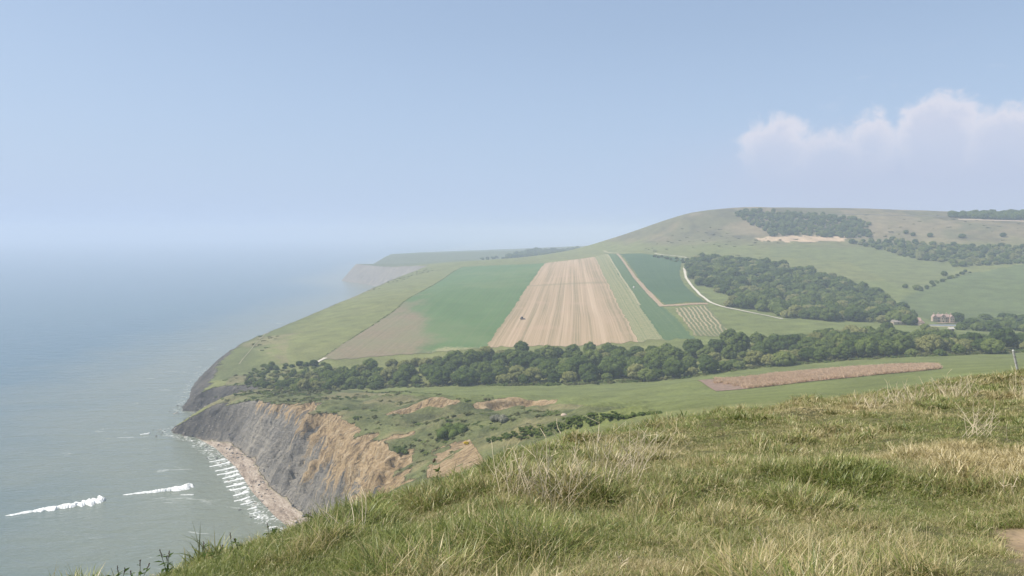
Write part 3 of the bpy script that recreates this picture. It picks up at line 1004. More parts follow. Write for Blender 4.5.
def leaf_cloud(name, centers, radii, per_clump, size, mat, r, core=0.84, squash=0.85):
    V, Fq, lv = [], [], []
    k = 0
    for c, rad in zip(centers, radii):
        cv = BALL_V * rad * core * (1, 1, squash) * (1 + 0.18 * (r.random((len(BALL_V), 1)) - 0.5)) + c
        V.append(cv)
        Fq.append(BALL_F + k)
        k += len(cv)
        cl = r.random()
        lv.append(np.full(len(cv), cl * 0.5))
        n = int(per_clump)
        d = r.normal(size=(n, 3))
        d[:, 2] = np.where(d[:, 2] < -0.35, -d[:, 2], d[:, 2])
        d /= np.linalg.norm(d, axis=1)[:, None]
        p = c + d * rad * (0.82 + 0.30 * r.random((n, 1))) * (1, 1, squash)
        nrm = d + (0, 0, 0.25) + r.normal(size=(n, 3)) * 0.32
        nrm /= np.linalg.norm(nrm, axis=1)[:, None]
        a = np.cross(nrm, r.normal(size=(n, 3)))
        a /= np.linalg.norm(a, axis=1)[:, None]
        b = np.cross(nrm, a)
        s = size * (0.6 + 0.8 * r.random((n, 1)))
        q = np.stack([p - a * s, p - b * s * 0.7, p + a * s, p + b * s * 0.7], 1).reshape(-1, 3)
        V.append(q)
        Fq.append(np.arange(n * 4).reshape(n, 4) + k)
        k += n * 4
        lv.append(np.repeat(np.clip(cl * 0.6 + 0.4 * r.random(n), 0, 1), 4))
    me = np_mesh(name, np.vstack(V), np.vstack(Fq), mat)
    attr_f(me, 'lv', np.concatenate(lv))
    return me


def crown_mesh(name, seed, w, h, base, nclump, per, size, mat):
    """lumpy crown: clumps spread over an egg shaped volume"""
    r = np.random.default_rng(seed)
    cs, rs = [], []
    for i in range(nclump):
        t = (i + 0.5) / nclump
        z = 1 - 1.85 * t
        q = i * 2.399963 + r.random() * 0.7
        rad = math.sqrt(max(0.0, 1 - z * z)) * (0.66 + 0.30 * r.random())
        cs.append((math.cos(q) * rad * w / 2, math.sin(q) * rad * w / 2, base + h * 0.5 + z * h * 0.36 + r.normal() * h * 0.03))
        rs.append(w * (0.11 + 0.10 * r.random()))
    cs.append((0, 0, base + h * 0.45))
    rs.append(w * 0.34)
    return leaf_cloud(name, np.array(cs), rs, per, size, mat, r)


def trunk_mesh(name, seed, h, r0):
    r = random.Random(seed)
    b = MB()
    b.cyl((0, 0, -0.6), (0, 0, 1), r0 * 1.25, r0 * 0.75, h * 0.45 + 0.6, 8)
    for i in range(4):
        q = i * 1.6 + r.random()
        b.cyl((0, 0, h * (0.22 + 0.06 * i)), (math.cos(q), math.sin(q), 0.9 + 0.5 * r.random()), r0 * 0.55, r0 * 0.2, h * 0.36, 6)
    me = bpy.data.meshes.new(name)
    me.from_pydata(b.v, [], b.f)
    me.materials.append(M_BARK)
    return me


# kinds of tree: (crown width, crown height, crown base, colour)
TREE_KINDS = [
    ('dark rounded tree', 15.0, 12.0, 0.4, 0), ('green domed tree', 13.5, 10.5, 0.3, 1), ('pale loose tree', 13.0, 10.0, 0.3, 2),
    ('dark spreading tree', 17.5, 12.0, 0.2, 0), ('tall green tree', 12.0, 13.0, 0.5, 1), ('low bushy tree', 11.0, 7.0, 0.0, 1), ('pale bushy tree', 10.5, 6.5, 0.0, 2)]
PROTO = []
for i, (nm, w_, h_, b_, c_) in enumerate(TREE_KINDS):
    PROTO.append((trunk_mesh('trunk', i, h_ + b_, 0.32), crown_mesh('crown', 40 + i, w_, h_, b_, 38, 80, 0.5, M_LEAF[c_])))


def scatter_points(poly_px, dmin, dmax, spacing, seed, ragged=1.0):
    """points on the ground, spaced out, whose pixel lies in the polygon"""
    r = np.random.default_rng(seed)
    us = [p[0] for p in poly_px]
    lo, hi = (min(us) - CX) / F_PX, (max(us) - CX) / F_PX
    x0, x1 = min(lo * dmin, lo * dmax), max(hi * dmin, hi * dmax)
    n = int((x1 - x0) * (dmax - dmin) / spacing ** 2 * 6)
    X, Y = r.uniform(x0, x1, n), r.uniform(dmin, dmax, n)
    Z = ground(X, Y)
    U, Vv = project(X, Y, Z)
    k = in_poly(U + 5 * fbm(X / 35, Y / 35, 3) * ragged, Vv + 1.8 * fbm(X / 35 + 9, Y / 35, 3) * ragged, poly_px)
    X, Y, Z = X[k], Y[k], Z[k]
    cell = {}
    keep = []
    for i in range(len(X)):
        a, b = int(X[i] // spacing), int(Y[i] // spacing)
        ok = True
        for da in (-1, 0, 1):
            for db in (-1, 0, 1):
                for j in cell.get((a + da, b + db), ()):
                    if (X[i] - X[j]) ** 2 + (Y[i] - Y[j]) ** 2 < spacing ** 2:
                        ok = False
        if ok:
            cell.setdefault((a, b), []).append(i)
            keep.append(i)
    return np.stack([X[keep], Y[keep], Z[keep]], 1)


def plant_tree(p, kind, s, rz, label, group):
    t = empty('tree', (float(p[0]), float(p[1]), float(p[2]) - 0.1), rz)
    sz = s * random.uniform(0.9, 1.12)
    t.scale = (s, s, sz)
    tag(t, label, 'tree', group)
    mesh_obj('trunk', PROTO[kind][0], t)
    mesh_obj('crown', PROTO[kind][1], t)
    return t


def stuff_group(name, variants):
    c = bpy.data.collections.new(name)
    for i, me in enumerate(variants):
        c.objects.link(bpy.data.objects.new('%s_source_%02d' % (name, i), me))
    return c


def gn_scatter(name, pts, rot, scl, vid, variants, label, cat, tint=None):
    """one object of uncountable stuff: variants set on points"""
    me = bpy.data.meshes.new(name)
    me.vertices.add(len(pts))
    me.vertices.foreach_set('co', np.asarray(pts, np.float32).ravel())
    for an, arr in (('rot', rot), ('scl', scl)):
        a = me.attributes.new(an, 'FLOAT_VECTOR', 'POINT')
        a.data.foreach_set('vector', np.asarray(arr, np.float32).ravel())
    a = me.attributes.new('vid', 'INT', 'POINT')
    a.data.foreach_set('value', np.asarray(vid, np.int32))
    attr_f(me, 'tint', np.zeros(len(pts)) if tint is None else tint)
    o = mesh_obj(name, me)
    g = bpy.data.node_groups.new(name + ' scatter', 'GeometryNodeTree')
    g.interface.new_socket('Geometry', in_out='INPUT', socket_type='NodeSocketGeometry')
    g.interface.new_socket('Geometry', in_out='OUTPUT', socket_type='NodeSocketGeometry')
    N = g.nodes.new
    gi, go = N('NodeGroupInput'), N('NodeGroupOutput')
    ci = N('GeometryNodeCollectionInfo')
    ci.inputs[0].default_value = stuff_group(name, variants)
    ci.inputs['Separate Children'].default_value = True
    ci.inputs['Reset Children'].default_value = True
    iop = N('GeometryNodeInstanceOnPoints')

    def named(n, t):
        q = N('GeometryNodeInputNamedAttribute')
        q.data_type = t
        q.inputs[0].default_value = n
        return q.outputs[0]
    e2r = N('FunctionNodeEulerToRotation')
    g.links.new(named('rot', 'FLOAT_VECTOR'), e2r.inputs[0])
    g.links.new(gi.outputs[0], iop.inputs['Points'])
    g.links.new(ci.outputs[0], iop.inputs['Instance'])
    iop.inputs['Pick Instance'].default_value = True
    g.links.new(named('vid', 'INT'), iop.inputs['Instance Index'])
    g.links.new(e2r.outputs[0], iop.inputs['Rotation'])
    g.links.new(named('scl', 'FLOAT_VECTOR'), iop.inputs['Scale'])
    g.links.new(iop.outputs[0], go.inputs[0])
    md = o.modifiers.new('scatter', 'NODES')
    md.node_group = g
    tag(o, label, cat, kind='stuff')
    return o


def bunch(n, s0, s1, r, squash=(0.9, 1.1)):
    rot = np.zeros((n, 3))
    rot[:, 2] = r.uniform(0, 6.28, n)
    s = r.uniform(s0, s1, n)
    return rot, np.stack([s, s, s * r.uniform(*squash, n)], 1)


# ---- the belt of trees along the valley floor: each a tree of its own
BELT = [(300, 390), (350, 388), (400, 386), (450, 385), (520, 385), (600, 383), (650, 381), (700, 375), (760, 367), (820, 362), (880, 358), (950, 355), (1040, 351),
        (1040, 343), (1000, 342), (940, 338), (880, 338), (830, 337), (790, 341), (740, 347), (700, 350), (660, 352), (620, 354), (570, 353), (540, 353), (500, 357), (470, 361), (440, 362), (400, 368), (340, 374), (300, 377)]
pts = scatter_points(BELT, 520, 900, 11.5, 3)
ZONES = [(0, 400, 'below green coastal pasture'), (400, 486, 'below green sown field'), (486, 640, 'below tan striped field'),
         (640, 735, 'below hay-striped field'), (735, 880, 'behind tan reed strip'), (880, 1100, 'below stone house')]
fronts = []


def size_word(s):
    return 'small ' if s < 0.86 else ('large ' if s > 1.02 else '')


Ub, Vb = project(pts[:, 0], pts[:, 1], pts[:, 2])
order = np.argsort(pts[:, 1])
belt_n = 0
for i in order:
    u = Ub[i]
    if u < 395:
        kind = random.choice([5, 6, 5, 1, 5, 2])
        s = random.uniform(0.62, 0.98)
    else:
        kind = random.choices(range(7), [5, 4, 3.2, 3, 2.5, 1.5, 1.2])[0]
        s = random.choice((random.uniform(0.6, 0.85), random.uniform(0.8, 1.05), random.uniform(0.95, 1.28)))
    if u > 870 and Vb[i] < 349:
        s *= 0.72
    zone = next(z for a, b, z in ZONES if a <= u < b)
    front = Vb[i] > np.interp(u, [300, 600, 700, 820, 1040], [384, 375, 368, 355, 348])
    lab = '%s%s, %s of valley belt %s' % (size_word(s), TREE_KINDS[kind][0], 'front' if front else 'back rows', zone)
    fronts.append((front, u, lab, plant_tree(pts[i], kind, s, random.uniform(0, 6.28), lab, 'trees of the valley belt ' + zone)))
    belt_n += 1
ORD = ['leftmost'] + [w + ' from left' for w in 'second third fourth fifth sixth seventh eighth ninth'.split()]


def number_alike(rows):
    """alike trees of one stretch are told apart by their order from the left"""
    by = {}
    for u, lab, o in sorted(rows, key=lambda q: q[0]):
        by.setdefault(lab, []).append(o)
    for lab, os_ in by.items():
        if 1 < len(os_) <= 9:
            for k, o in enumerate(os_):
                o['label'] = '%s, %s' % (lab, ORD[k])


number_alike([q[1:] for q in fronts])
print('belt trees', belt_n)

# ---- the wood on the far valley side: its front trees one by one, the mass behind as one wood
WOODJ = [(688, 266), (700, 260), (745, 263), (800, 271), (850, 286), (880, 298), (905, 313), (915, 325), (850, 322), (790, 319), (752, 310), (724, 306), (745, 300), (720, 293), (697, 285)]
pts = scatter_points(WOODJ, 800, 1700, 11.5, 5)
Uj, Vj = project(pts[:, 0], pts[:, 1], pts[:, 2])
score = np.interp(Uj, [690, 725, 790, 915], [287, 306, 319, 325]) - Vj
order = np.argsort(score)
front_n = max(0, 295 - belt_n)
edge_rows = []
for i in order[:front_n]:
    kind = random.choices(range(7), [4, 4, 2.5, 3, 2, 2, 1.5])[0]
    side = 'by the white farm track' if Uj[i] < 770 else ('above the valley belt' if Uj[i] < 860 else 'close to the stone house')
    lab = '%s, edge of hillside wood %s' % (TREE_KINDS[kind][0], side)
    s = random.uniform(0.75, 1.1)
    lab = size_word(s) + lab
    edge_rows.append((Uj[i], lab, plant_tree(pts[i], kind, s, random.uniform(0, 6.28), lab, 'front trees of the hillside wood')))
number_alike(edge_rows)
rest = pts[order[front_n:]]
r = np.random.default_rng(11)
rot, scl = bunch(len(rest), 0.8, 1.3, r)
crowns = [p[1] for p in PROTO]
gn_scatter('hillside_wood', rest - (0, 0, 0.6), rot, scl, r.choice(7, len(rest), p=[.2, .2, .15, .15, .1, .1, .1]), crowns, 'dense mixed wood covering the hillside beside the white farm track', 'wood')
print('wood', len(pts))


def wood(name, poly, dmin, dmax, spacing, s0, s1, seed, label, kinds=(0, 1, 3, 4, 5), sink=0.8):
    p = scatter_points(poly, dmin, dmax, spacing, seed)
    r = np.random.default_rng(seed)
    if len(p) == 0:
        print('EMPTY', name)
        return
    rot, scl = bunch(len(p), s0, s1, r)
    gn_scatter(name, p - (0, 0, sink), rot, scl, r.choice(kinds, len(p)), crowns, label, 'wood')
    print(name, len(p))


wood('hilltop_wood', [(732, 214), (745, 212), (800, 214), (850, 219), (872, 226), (860, 230), (872, 236), (845, 238), (800, 236), (772, 236), (757, 228), (742, 220)], 1500, 2050, 11, 0.6, 0.95, 21,
     'dark wood on the brow of the far hill')
wood('ridge_wood', [(950, 218.5), (1100, 222), (1100, 216), (950, 215)], 1500, 2000, 10, 0.8, 1.15, 22, 'long dark wood along the ridge skyline at right', (0, 3))
wood('combe_wood', [(846, 243), (880, 240), (930, 243), (980, 247), (1060, 248), (1060, 262), (1000, 265), (960, 266), (925, 261), (890, 252)], 1150, 1800, 11, 0.55, 0.9, 23,
     'wood filling the combe under the far ridge', (0, 1, 5, 2))
wood('far_headland_wood', [(508, 258), (530, 252), (580, 250), (582, 256), (545, 259), (515, 261)], 2550, 3900, 18, 0.9, 1.3, 24, 'hazy dark wood beyond the striped fields', (0, 3))
wood('far_hedge', [(455, 262), (500, 257.5), (512, 258), (500, 260), (460, 263)], 2500, 3600, 34, 0.5, 0.9, 25, 'hazy hedge lines on the distant headland', (0, 5))
wood('house_wood', [(960, 326), (985, 320), (1050, 318), (1050, 332), (990, 336), (960, 334)], 760, 1100, 13, 0.6, 0.95, 26, 'trees and thicket to the right of the stone house', (0, 1, 5))
wood('track_hedge', [(655, 256.5), (690, 259), (700, 262), (690, 263), (655, 258)], 1300, 1700, 10, 0.35, 0.5, 27, 'hedge along the top of the dark field', (5, 0))
wood('field_hedge', [(915, 290), (945, 278), (966, 270), (970, 272), (946, 281), (920, 292)], 1000, 1400, 8, 0.28, 0.45, 28, 'hedge line climbing between two green hillside fields', (0, 5))
wood('valley_scrub', [(245, 386), (300, 392), (380, 389), (420, 380), (320, 364), (262, 366), (250, 372)], 590, 780, 6.5, 0.25, 0.55, 29, 'thick scrub around the seaward end of the tree belt', (5, 6, 1, 0))

# ---- single bushes that stand by themselves on the far hillsides
for (u, v, d0, kind, s, lab) in [(944, 276, 900, 0, 0.62, 'round dark bush standing alone in the hedge gap between two hillside fields'),
                                 (917, 290, 900, 5, 1.0, 'broad dark bush at the foot of the hillside hedge'), (905, 288, 900, 1, 0.55, 'small green tree at the corner of the hillside wood'),
                                 (906, 234, 1200, 0, 0.7, 'small dark tree alone on the moor below the ridge, left of a pair'), (913, 236, 1200, 0, 0.65, 'small dark tree alone on the moor, right of a pair'),
                                 (930, 237, 1200, 0, 0.75, 'grey green tree alone on the moor under the ridge'), (962, 238, 1200, 3, 0.72, 'broad blue green tree on the moor below the ridge wood'),
                                 (1003, 237, 1200, 0, 0.75, 'dark tree on the moor near the right edge'),
                                 (957, 323, 760, 0, 0.95, 'dark tree standing against the right side of the stone house'), (973, 325, 760, 3, 0.7, 'broad dark tree beside the terrace right of the stone house'),
                                 (887, 331, 740, 0, 0.8, 'dark round tree in front of the hillside wood near the outbuildings'), (925, 331, 740, 1, 0.6, 'green tree in front of the outbuildings'),
                                 (1000, 331, 740, 5, 1.0, 'bushy tree beside the tan valley track')]:
    p = hit(u, v, d0)
    plant_tree((p[0], p[1], float(ground(p[0], p[1]))), kind, s, random.uniform(0, 6), lab, 'lone trees on the far slopes')

# ---- scrub on the landslip and moor
def small_bush(name, seed, w, h, n, per, size, mat):
    r = np.random.default_rng(seed)
    cs = np.stack([r.normal(size=n) * w * 0.25, r.normal(size=n) * w * 0.25, np.abs(r.normal(size=n)) * h * 0.25 + h * 0.2], 1)
    return leaf_cloud(name, cs, list(h * (0.32 + 0.25 * r.random(n))), per, size, mat, r)


SCRUB = [small_bush('scrub', 60 + i, 4.0, 1.6, 9, 45, 0.22, M_SCRUB if i < 3 else M_LEAF[i % 2]) for i in range(5)]
p = scatter_points([(235, 398), (300, 392), (400, 392), (560, 402), (640, 412), (600, 425), (520, 445), (450, 475), (380, 470), (345, 440), (300, 404), (240, 402)], 290, 640, 3.4, 31)
D_, S_ = coast(p[:, 0], p[:, 1])
U_, V_ = project(p[:, 0], p[:, 1], p[:, 2])
pn = fbm(p[:, 0] / 26, p[:, 1] / 26, 3)
gi = np.clip(np.searchsorted(TH, np.arctan2(p[:, 0] - C0[0], p[:, 1] - C0[1])), 0, len(TH) - 1)
gj = np.clip(np.searchsorted(RR, np.hypot(p[:, 0] - C0[0], p[:, 1] - C0[1])), 0, len(RR) - 1)
keep = (G_CL[gi, gj] < 0.25) & (pn > 0.14 + 0.45 * (rng.random(len(p)) - 0.5)) & (U_ < 560) & (p[:, 2] > 8)
p = p[keep]
r = np.random.default_rng(33)
rot, scl = bunch(len(p), 0.35, 1.1, r, (0.45, 0.8))
gn_scatter('landslip_scrub', p - (0, 0, 0.15), rot, scl, r.integers(0, 5, len(p)), SCRUB, 'low green scrub spread over the landslip above the cliffs', 'scrub')
p = scatter_points([(640, 250), (700, 222), (760, 240), (860, 214), (1100, 218), (1100, 262), (960, 240), (840, 236), (740, 262)], 1300, 2000, 24, 34)
pn = fbm(p[:, 0] / 120, p[:, 1] / 60, 3)
p = p[pn > 0.0]
rot, scl = bunch(len(p), 0.6, 2.6, r, (0.3, 0.6))
gn_scatter('moor_scrub', p - (0, 0, 0.2), rot, scl, r.integers(0, 3, len(p)), SCRUB, 'scattered low scrub on the moorland slopes of the far hill', 'scrub')
p = scatter_points([(200, 405), (215, 395), (240, 352), (270, 330), (330, 300), (425, 268), (440, 268), (350, 297), (290, 326), (262, 352), (250, 395), (215, 406)], 560, 2000, 9, 35)
pn = fbm(p[:, 0] / 40, p[:, 1] / 40, 3)
p = p[pn > -0.02]
rot, scl = bunch(len(p), 0.4, 1.5, r, (0.35, 0.7))
gn_scatter('cliff_edge_scrub', p - (0, 0, 0.2), rot, scl, r.integers(0, 5, len(p)), SCRUB, 'patchy scrub along the far cliff edge', 'scrub')

p = scatter_points([(236, 402), (300, 403), (345, 396), (330, 388), (300, 386), (262, 372), (246, 370)], 560, 760, 4.2, 37)
p = p[fbm(p[:, 0] / 20, p[:, 1] / 20, 3) > -0.1]
rot, scl = bunch(len(p), 0.5, 1.4, r, (0.6, 1.1))
gn_scatter('clifftop_scrub', p - (0, 0, 0.2), rot, scl, r.integers(0, 5, len(p)), SCRUB, 'olive scrub spilling from the tree belt down to the cliff top', 'scrub')

# hedge bank between the coastal pasture and the sown field
W = resample([hit(u, v, 600) for u, v in B_LINE], 420)
W = W + rng.normal(size=W.shape) * 0.5
p = np.column_stack([W, ground(W[:, 0], W[:, 1]) - 0.2])
rot, scl = bunch(len(p), 0.45, 0.8, r, (0.5, 0.9))
gn_scatter('boundary_hedge', p, rot, scl, r.integers(3, 5, len(p)), SCRUB, 'thin dark hedge line between the coastal pasture and the brown patch', 'hedge')


# thicket in the ditch under the dark scarp, and undergrowth closing the foot of the belt
W = resample(scarp_dark, 170)
W = W + rng.normal(size=W.shape) * (0.9, 0.45) + (0, -1.5)
p = np.column_stack([W, ground(W[:, 0], W[:, 1]) - 0.2])
rot, scl = bunch(len(p), 0.4, 0.85, r, (0.6, 1.0))
gn_scatter('scarp_thicket', p, rot, scl, np.full(len(p), 4) - (r.random(len(p)) < 0.2), SCRUB, 'dark line of thicket in the ditch across the landslip', 'thicket')
W = np.vstack([resample([hit(u, v + dv, 450) for u, v in BELT[:13]], 300) for dv in (0.4, -0.8)])
W = W + rng.normal(size=W.shape) * (1.5, 2.0)
p = np.column_stack([W, ground(W[:, 0], W[:, 1]) - 0.2])
rot, scl = bunch(len(p), 0.5, 1.5, r, (0.7, 1.2))
gn_scatter('belt_undergrowth', p, rot, scl, r.integers(0, 5, len(p)), SCRUB, 'bushy undergrowth along the front foot of the tree belt', 'undergrowth')


def bush(name, u, v, d0, w, h, n, mat, label, seed, cat='bush', per=90, size=0.22):
    q = hit(u, v, d0)
    z = float(ground(q[0], q[1]))
    t = empty(name, (q[0], q[1], z - 0.2))
    tag(t, label, cat)
    mesh_obj('crown', small_bush('crown', seed, w, h, n, per, size, mat), t)
    b = MB()
    for i in range(4):
        b.cyl((0, 0, -0.3), (math.cos(i * 1.7), math.sin(i * 1.7), 1.6), 0.12, 0.05, h * 0.5, 6)
    b.build('stem', M_BARK, t)
    return t


bush('dark_bush', 452, 434, 250, 14, 5.2, 34, M_LEAF[0], 'large dark green bush on the landslip above the pale clay slope', 71)
bush('grey_bush', 501, 421, 250, 8, 3.4, 16, M_GREYSHRUB, 'pale grey green bush right of the large dark bush', 72)
bush('gorse_bush', 467, 444, 250, 2.2, 1.5, 8, M_GORSE, 'small bright yellow flowering gorse bush above the pale clay slope', 73, per=70, size=0.12)
bush('dark_thicket', 400, 452, 250, 8, 2.6, 14, M_LEAF[0], 'dark low thicket between two bare clay slopes', 74)
bush('slope_bush', 492, 441, 250, 5, 2.0, 10, M_LEAF[0], 'small dark bush at the left end of the dark scarp', 75)

# ------------------------------------------------------------------ the tan strip of standing dry crop
M_REED = field_mat('dry standing crop', 'reed')
UP = [(697, 380.5), (730, 379.2), (760, 377), (810, 371.5), (850, 368), (895, 365.6), (938, 365.2)]
LO = [(716, 391.5), (737, 390), (762, 387.5), (800, 383), (850, 378), (895, 373.5), (941, 369)]
A, B = resample([hit(u, v, 250) for u, v in LO], 260), resample([hit(u, v, 250) for u, v in UP], 260)
nt = 34
t = np.linspace(0, 1, nt)[None, :, None]
XY = A[:, None] * (1 - t) + B[:, None] * t
soil_mat = simple_mat('dark plot earth', (0.15, 0.10, 0.07), (0.26, 0.18, 0.13), 0.4)
gz = ground(XY[..., 0], XY[..., 1])
idx = np.arange(260 * nt).reshape(260, nt)
q = np.stack([idx[:-1, :-1], idx[1:, :-1], idx[1:, 1:], idx[:-1, 1:]], -1).reshape(-1, 4)
tag(mesh_obj('earth_plot', np_mesh('earth_plot', np.dstack([XY, gz + 0.25]).reshape(-1, 3), q, soil_mat, True)), 'brown bare earth under the tan dry crop strip', 'earth', kind='structure')


def stalk_tuft(name, seed, n, h, width, spread, mat, lean=0.15):
    r = np.random.default_rng(seed)
    V, Fq, lv = [], [], []
    k = 0
    for i in range(n):
        b = np.array([*(r.normal(size=2) * spread), 0])
        d = np.array([r.normal() * lean, r.normal() * lean, 1.0])
        a = r.uniform(0, 6.28)
        s = np.array([math.cos(a), math.sin(a), 0]) * width
        hh = h * r.uniform(0.7, 1.1)
        for z, ww in ((0, 0.8), (0.55, 1.0), (1.0, 0.5)):
            c = b + d * z * hh
            V += [c - s * ww, c + s * ww]
        Fq += [(k, k + 1, k + 3, k + 2), (k + 2, k + 3, k + 5, k + 4)]
        lv += [r.random()] * 6
        k += 6
    me = np_mesh(name, V, Fq, mat)
    attr_f(me, 'lv', lv)
    return me


M_STALK = leaf_mat('dry crop stalks', (0.46, 0.33, 0.21), (0.62, 0.46, 0.31), (0.74, 0.58, 0.42), 0.35)
REEDS = [stalk_tuft('reed_tuft', 80 + i, 16, 1.3, 0.10, 0.35, M_STALK, 0.5) for i in range(4)]
n = 9000
ti, si = rng.random(n), rng.random(n) * 259
i0 = si.astype(int)
f = (si - i0)[:, None]
a, b = A[i0] * (1 - f) + A[np.minimum(i0 + 1, 259)] * f, B[i0] * (1 - f) + B[np.minimum(i0 + 1, 259)] * f
xy = a * (1 - ti[:, None]) + b * ti[:, None]
keep = (si / 259 + 0.10 * ti > 0.13 + 0.05 * fbm(xy[:, 0] / 8, xy[:, 1] / 8, 2))
xy = xy[keep]
p = np.column_stack([xy, ground(xy[:, 0], xy[:, 1]) + 0.2])
rot, scl = bunch(len(p), 0.75, 1.15, r, (0.7, 1.15))
gn_scatter('dry_crop', p, rot, scl, r.integers(0, 4, len(p)), REEDS, 'tan strip of dry standing reeds in the green pasture', 'crop')

# ------------------------------------------------------------------ stone house and outbuildings
M_STONE = simple_mat('pale limestone', (0.40, 0.31, 0.23), (0.52, 0.42, 0.32), 1.2)
M_SLATE = simple_mat('stone roof tiles', (0.28, 0.20, 0.17), (0.40, 0.29, 0.24), 1.5)
M_PINKROOF = simple_mat('reddish roof tiles', (0.34, 0.22, 0.17), (0.46, 0.32, 0.25), 1.5)
M_DULLROOF = simple_mat('dull stone roof', (0.26, 0.22, 0.18), (0.36, 0.31, 0.26), 1.2)
M_GLASS, w_, out_ = new_mat('window glass')
principled(w_, out_, (0.03, 0.035, 0.04), 0.15, None, 0.5)
M_WOOD = simple_mat('painted wood', (0.48, 0.44, 0.38), (0.58, 0.54, 0.47), 3.0)


def windows(parent, spots, w, h, normal, base=None):
    """spots: centre points on a wall; normal: 'x' or 'y' with sign"""
    ax, sg = normal
    for (x, y, z) in spots:
        if ax == 'y':
            f = MB().box(x - w / 2 - .12, x + w / 2 + .12, min(y, y + sg * .10), max(y, y + sg * .10), z - h / 2 - .12, z + h / 2 + .12).build('window', M_WOOD, parent)
            MB().box(x - w / 2, x + w / 2, min(y + sg * .10, y + sg * .13), max(y + sg * .10, y + sg * .13), z - h / 2, z + h / 2).build('pane', M_GLASS, f)
        else:
            f = MB().box(min(x, x + sg * .10), max(x, x + sg * .10), y - w / 2 - .12, y + w / 2 + .12, z - h / 2 - .12, z + h / 2 + .12).build('window', M_WOOD, parent)
            MB().box(min(x + sg * .10, x + sg * .13), max(x + sg * .10, x + sg * .13), y - w / 2, y + w / 2, z - h / 2, z + h / 2).build('pane', M_GLASS, f)


hp = hit(943, 322.5, 760)
hz = float(ground(hp[0], hp[1]))
house = empty('stone_house', (hp[0], hp[1], hz), math.radians(-14))
house.scale = (0.74, 0.74, 0.74)
tag(house, 'pale stone country house with gabled wings in the wooded valley', 'house')
w_ = MB()
w_.box(-9, 9, 0, 9, -2, 9.0)
w_.box(-15.5, -9.01, -2.5, 8, -2, 8.2)
w_.box(9.01, 15.5, -2.5, 8, -2, 8.2)
w_.box(-3.2, 3.2, -1.6, -0.01, -2, 10.2)
w_.build('wall', M_STONE, house)
rf = MB().gable(-9.3, 9.3, -0.5, 9.4, 9.01, 13.0, 'x').build('roof', M_SLATE, house)
MB().gable(-15.9, -8.7, -2.9, 8.4, 8.21, 12.4, 'y').build('roof', M_SLATE, house)
MB().gable(8.7, 15.9, -2.9, 8.4, 8.21, 12.4, 'y').build('roof', M_SLATE, house)
MB().gable(-3.5, 3.5, -1.9, 4.4, 10.21, 13.6, 'y').build('roof', M_SLATE, house)
for x, y, z in ((-6, 5, 11), (6, 5, 11), (-12.3, 6, 10.5), (12.3, 6, 10.5)):
    MB().box(x - .8, x + .8, y - .6, y + .6, z, z + 4.4, 0.08).build('chimney', M_STONE, rf)
windows(house, [(x, 0, z) for x in (-7.2, -4.8, 4.8, 7.2) for z in (2.4, 6.2)], 1.2, 2.0, ('y', -1))
windows(house, [(x, -2.5, z) for x in (-13.6, -11, 11, 13.6) for z in (2.4, 5.8)], 1.2, 1.9, ('y', -1))
windows(house, [(-1.9, -1.6, 6.4), (1.9, -1.6, 6.4), (0, -1.6, 8.8)], 1.1, 1.8, ('y', -1))
dr = MB().box(-0.9, 0.9, -1.75, -1.6, 0, 2.8).build('door', M_BARK, house)
MB().box(0.55, 0.68, -1.83, -1.75, 1.25, 1.4).build('handle', M_WOOD, dr)
MB().box(-1.3, 1.3, -2.4, -1.76, -0.2, 0.15).build('step', M_STONE, house)


def outbuilding(u, v, L, W, H, rh, rz, roofm, label, nwin):
    q = hit(u, v, 740)
    z = float(ground(q[0], q[1]))
    t = empty('outbuilding', (q[0], q[1], z), math.radians(rz))
    tag(t, label, 'outbuilding', 'outbuildings left of the stone house')
    MB().box(-L / 2, L / 2, -W / 2, W / 2, -2, H).build('wall', M_STONE, t)
    MB().gable(-L / 2 - .3, L / 2 + .3, -W / 2 - .4, W / 2 + .4, H + .01, H + rh, 'x').build('roof', roofm, t)
    windows(t, [(-L / 2 + L * (i + 1) / (nwin + 1), -W / 2, 1.9) for i in range(nwin)], 1.0, 1.3, ('y', -1))
    d = MB().box(L / 2 - 2.2, L / 2 - 1.0, -W / 2 - .12, -W / 2, 0, 2.1).build('door', M_BARK, t)
    MB().box(L / 2 - 1.3, L / 2 - 1.2, -W / 2 - .18, -W / 2 - .12, 1.0, 1.1).build('handle', M_WOOD, d)


outbuilding(901, 324.5, 20, 6, 3.0, 2.4, 4, M_DULLROOF, 'long low pale outbuilding, leftmost of the group by the stone house', 3)
outbuilding(914, 324.0, 12, 7, 4.0, 3.2, -12, M_PINKROOF, 'pinkish roofed outbuilding between the long shed and the pond', 2)
outbuilding(921, 325.5, 9, 6, 3.2, 2.8, 60, M_PINKROOF, 'small pinkish roofed outbuilding standing end on by the pond', 1)
outbuilding(951, 331, 4.5, 4, 2.4, 1.6, 10, M_WOOD, 'tiny white hut below the pond in front of the stone house', 1)

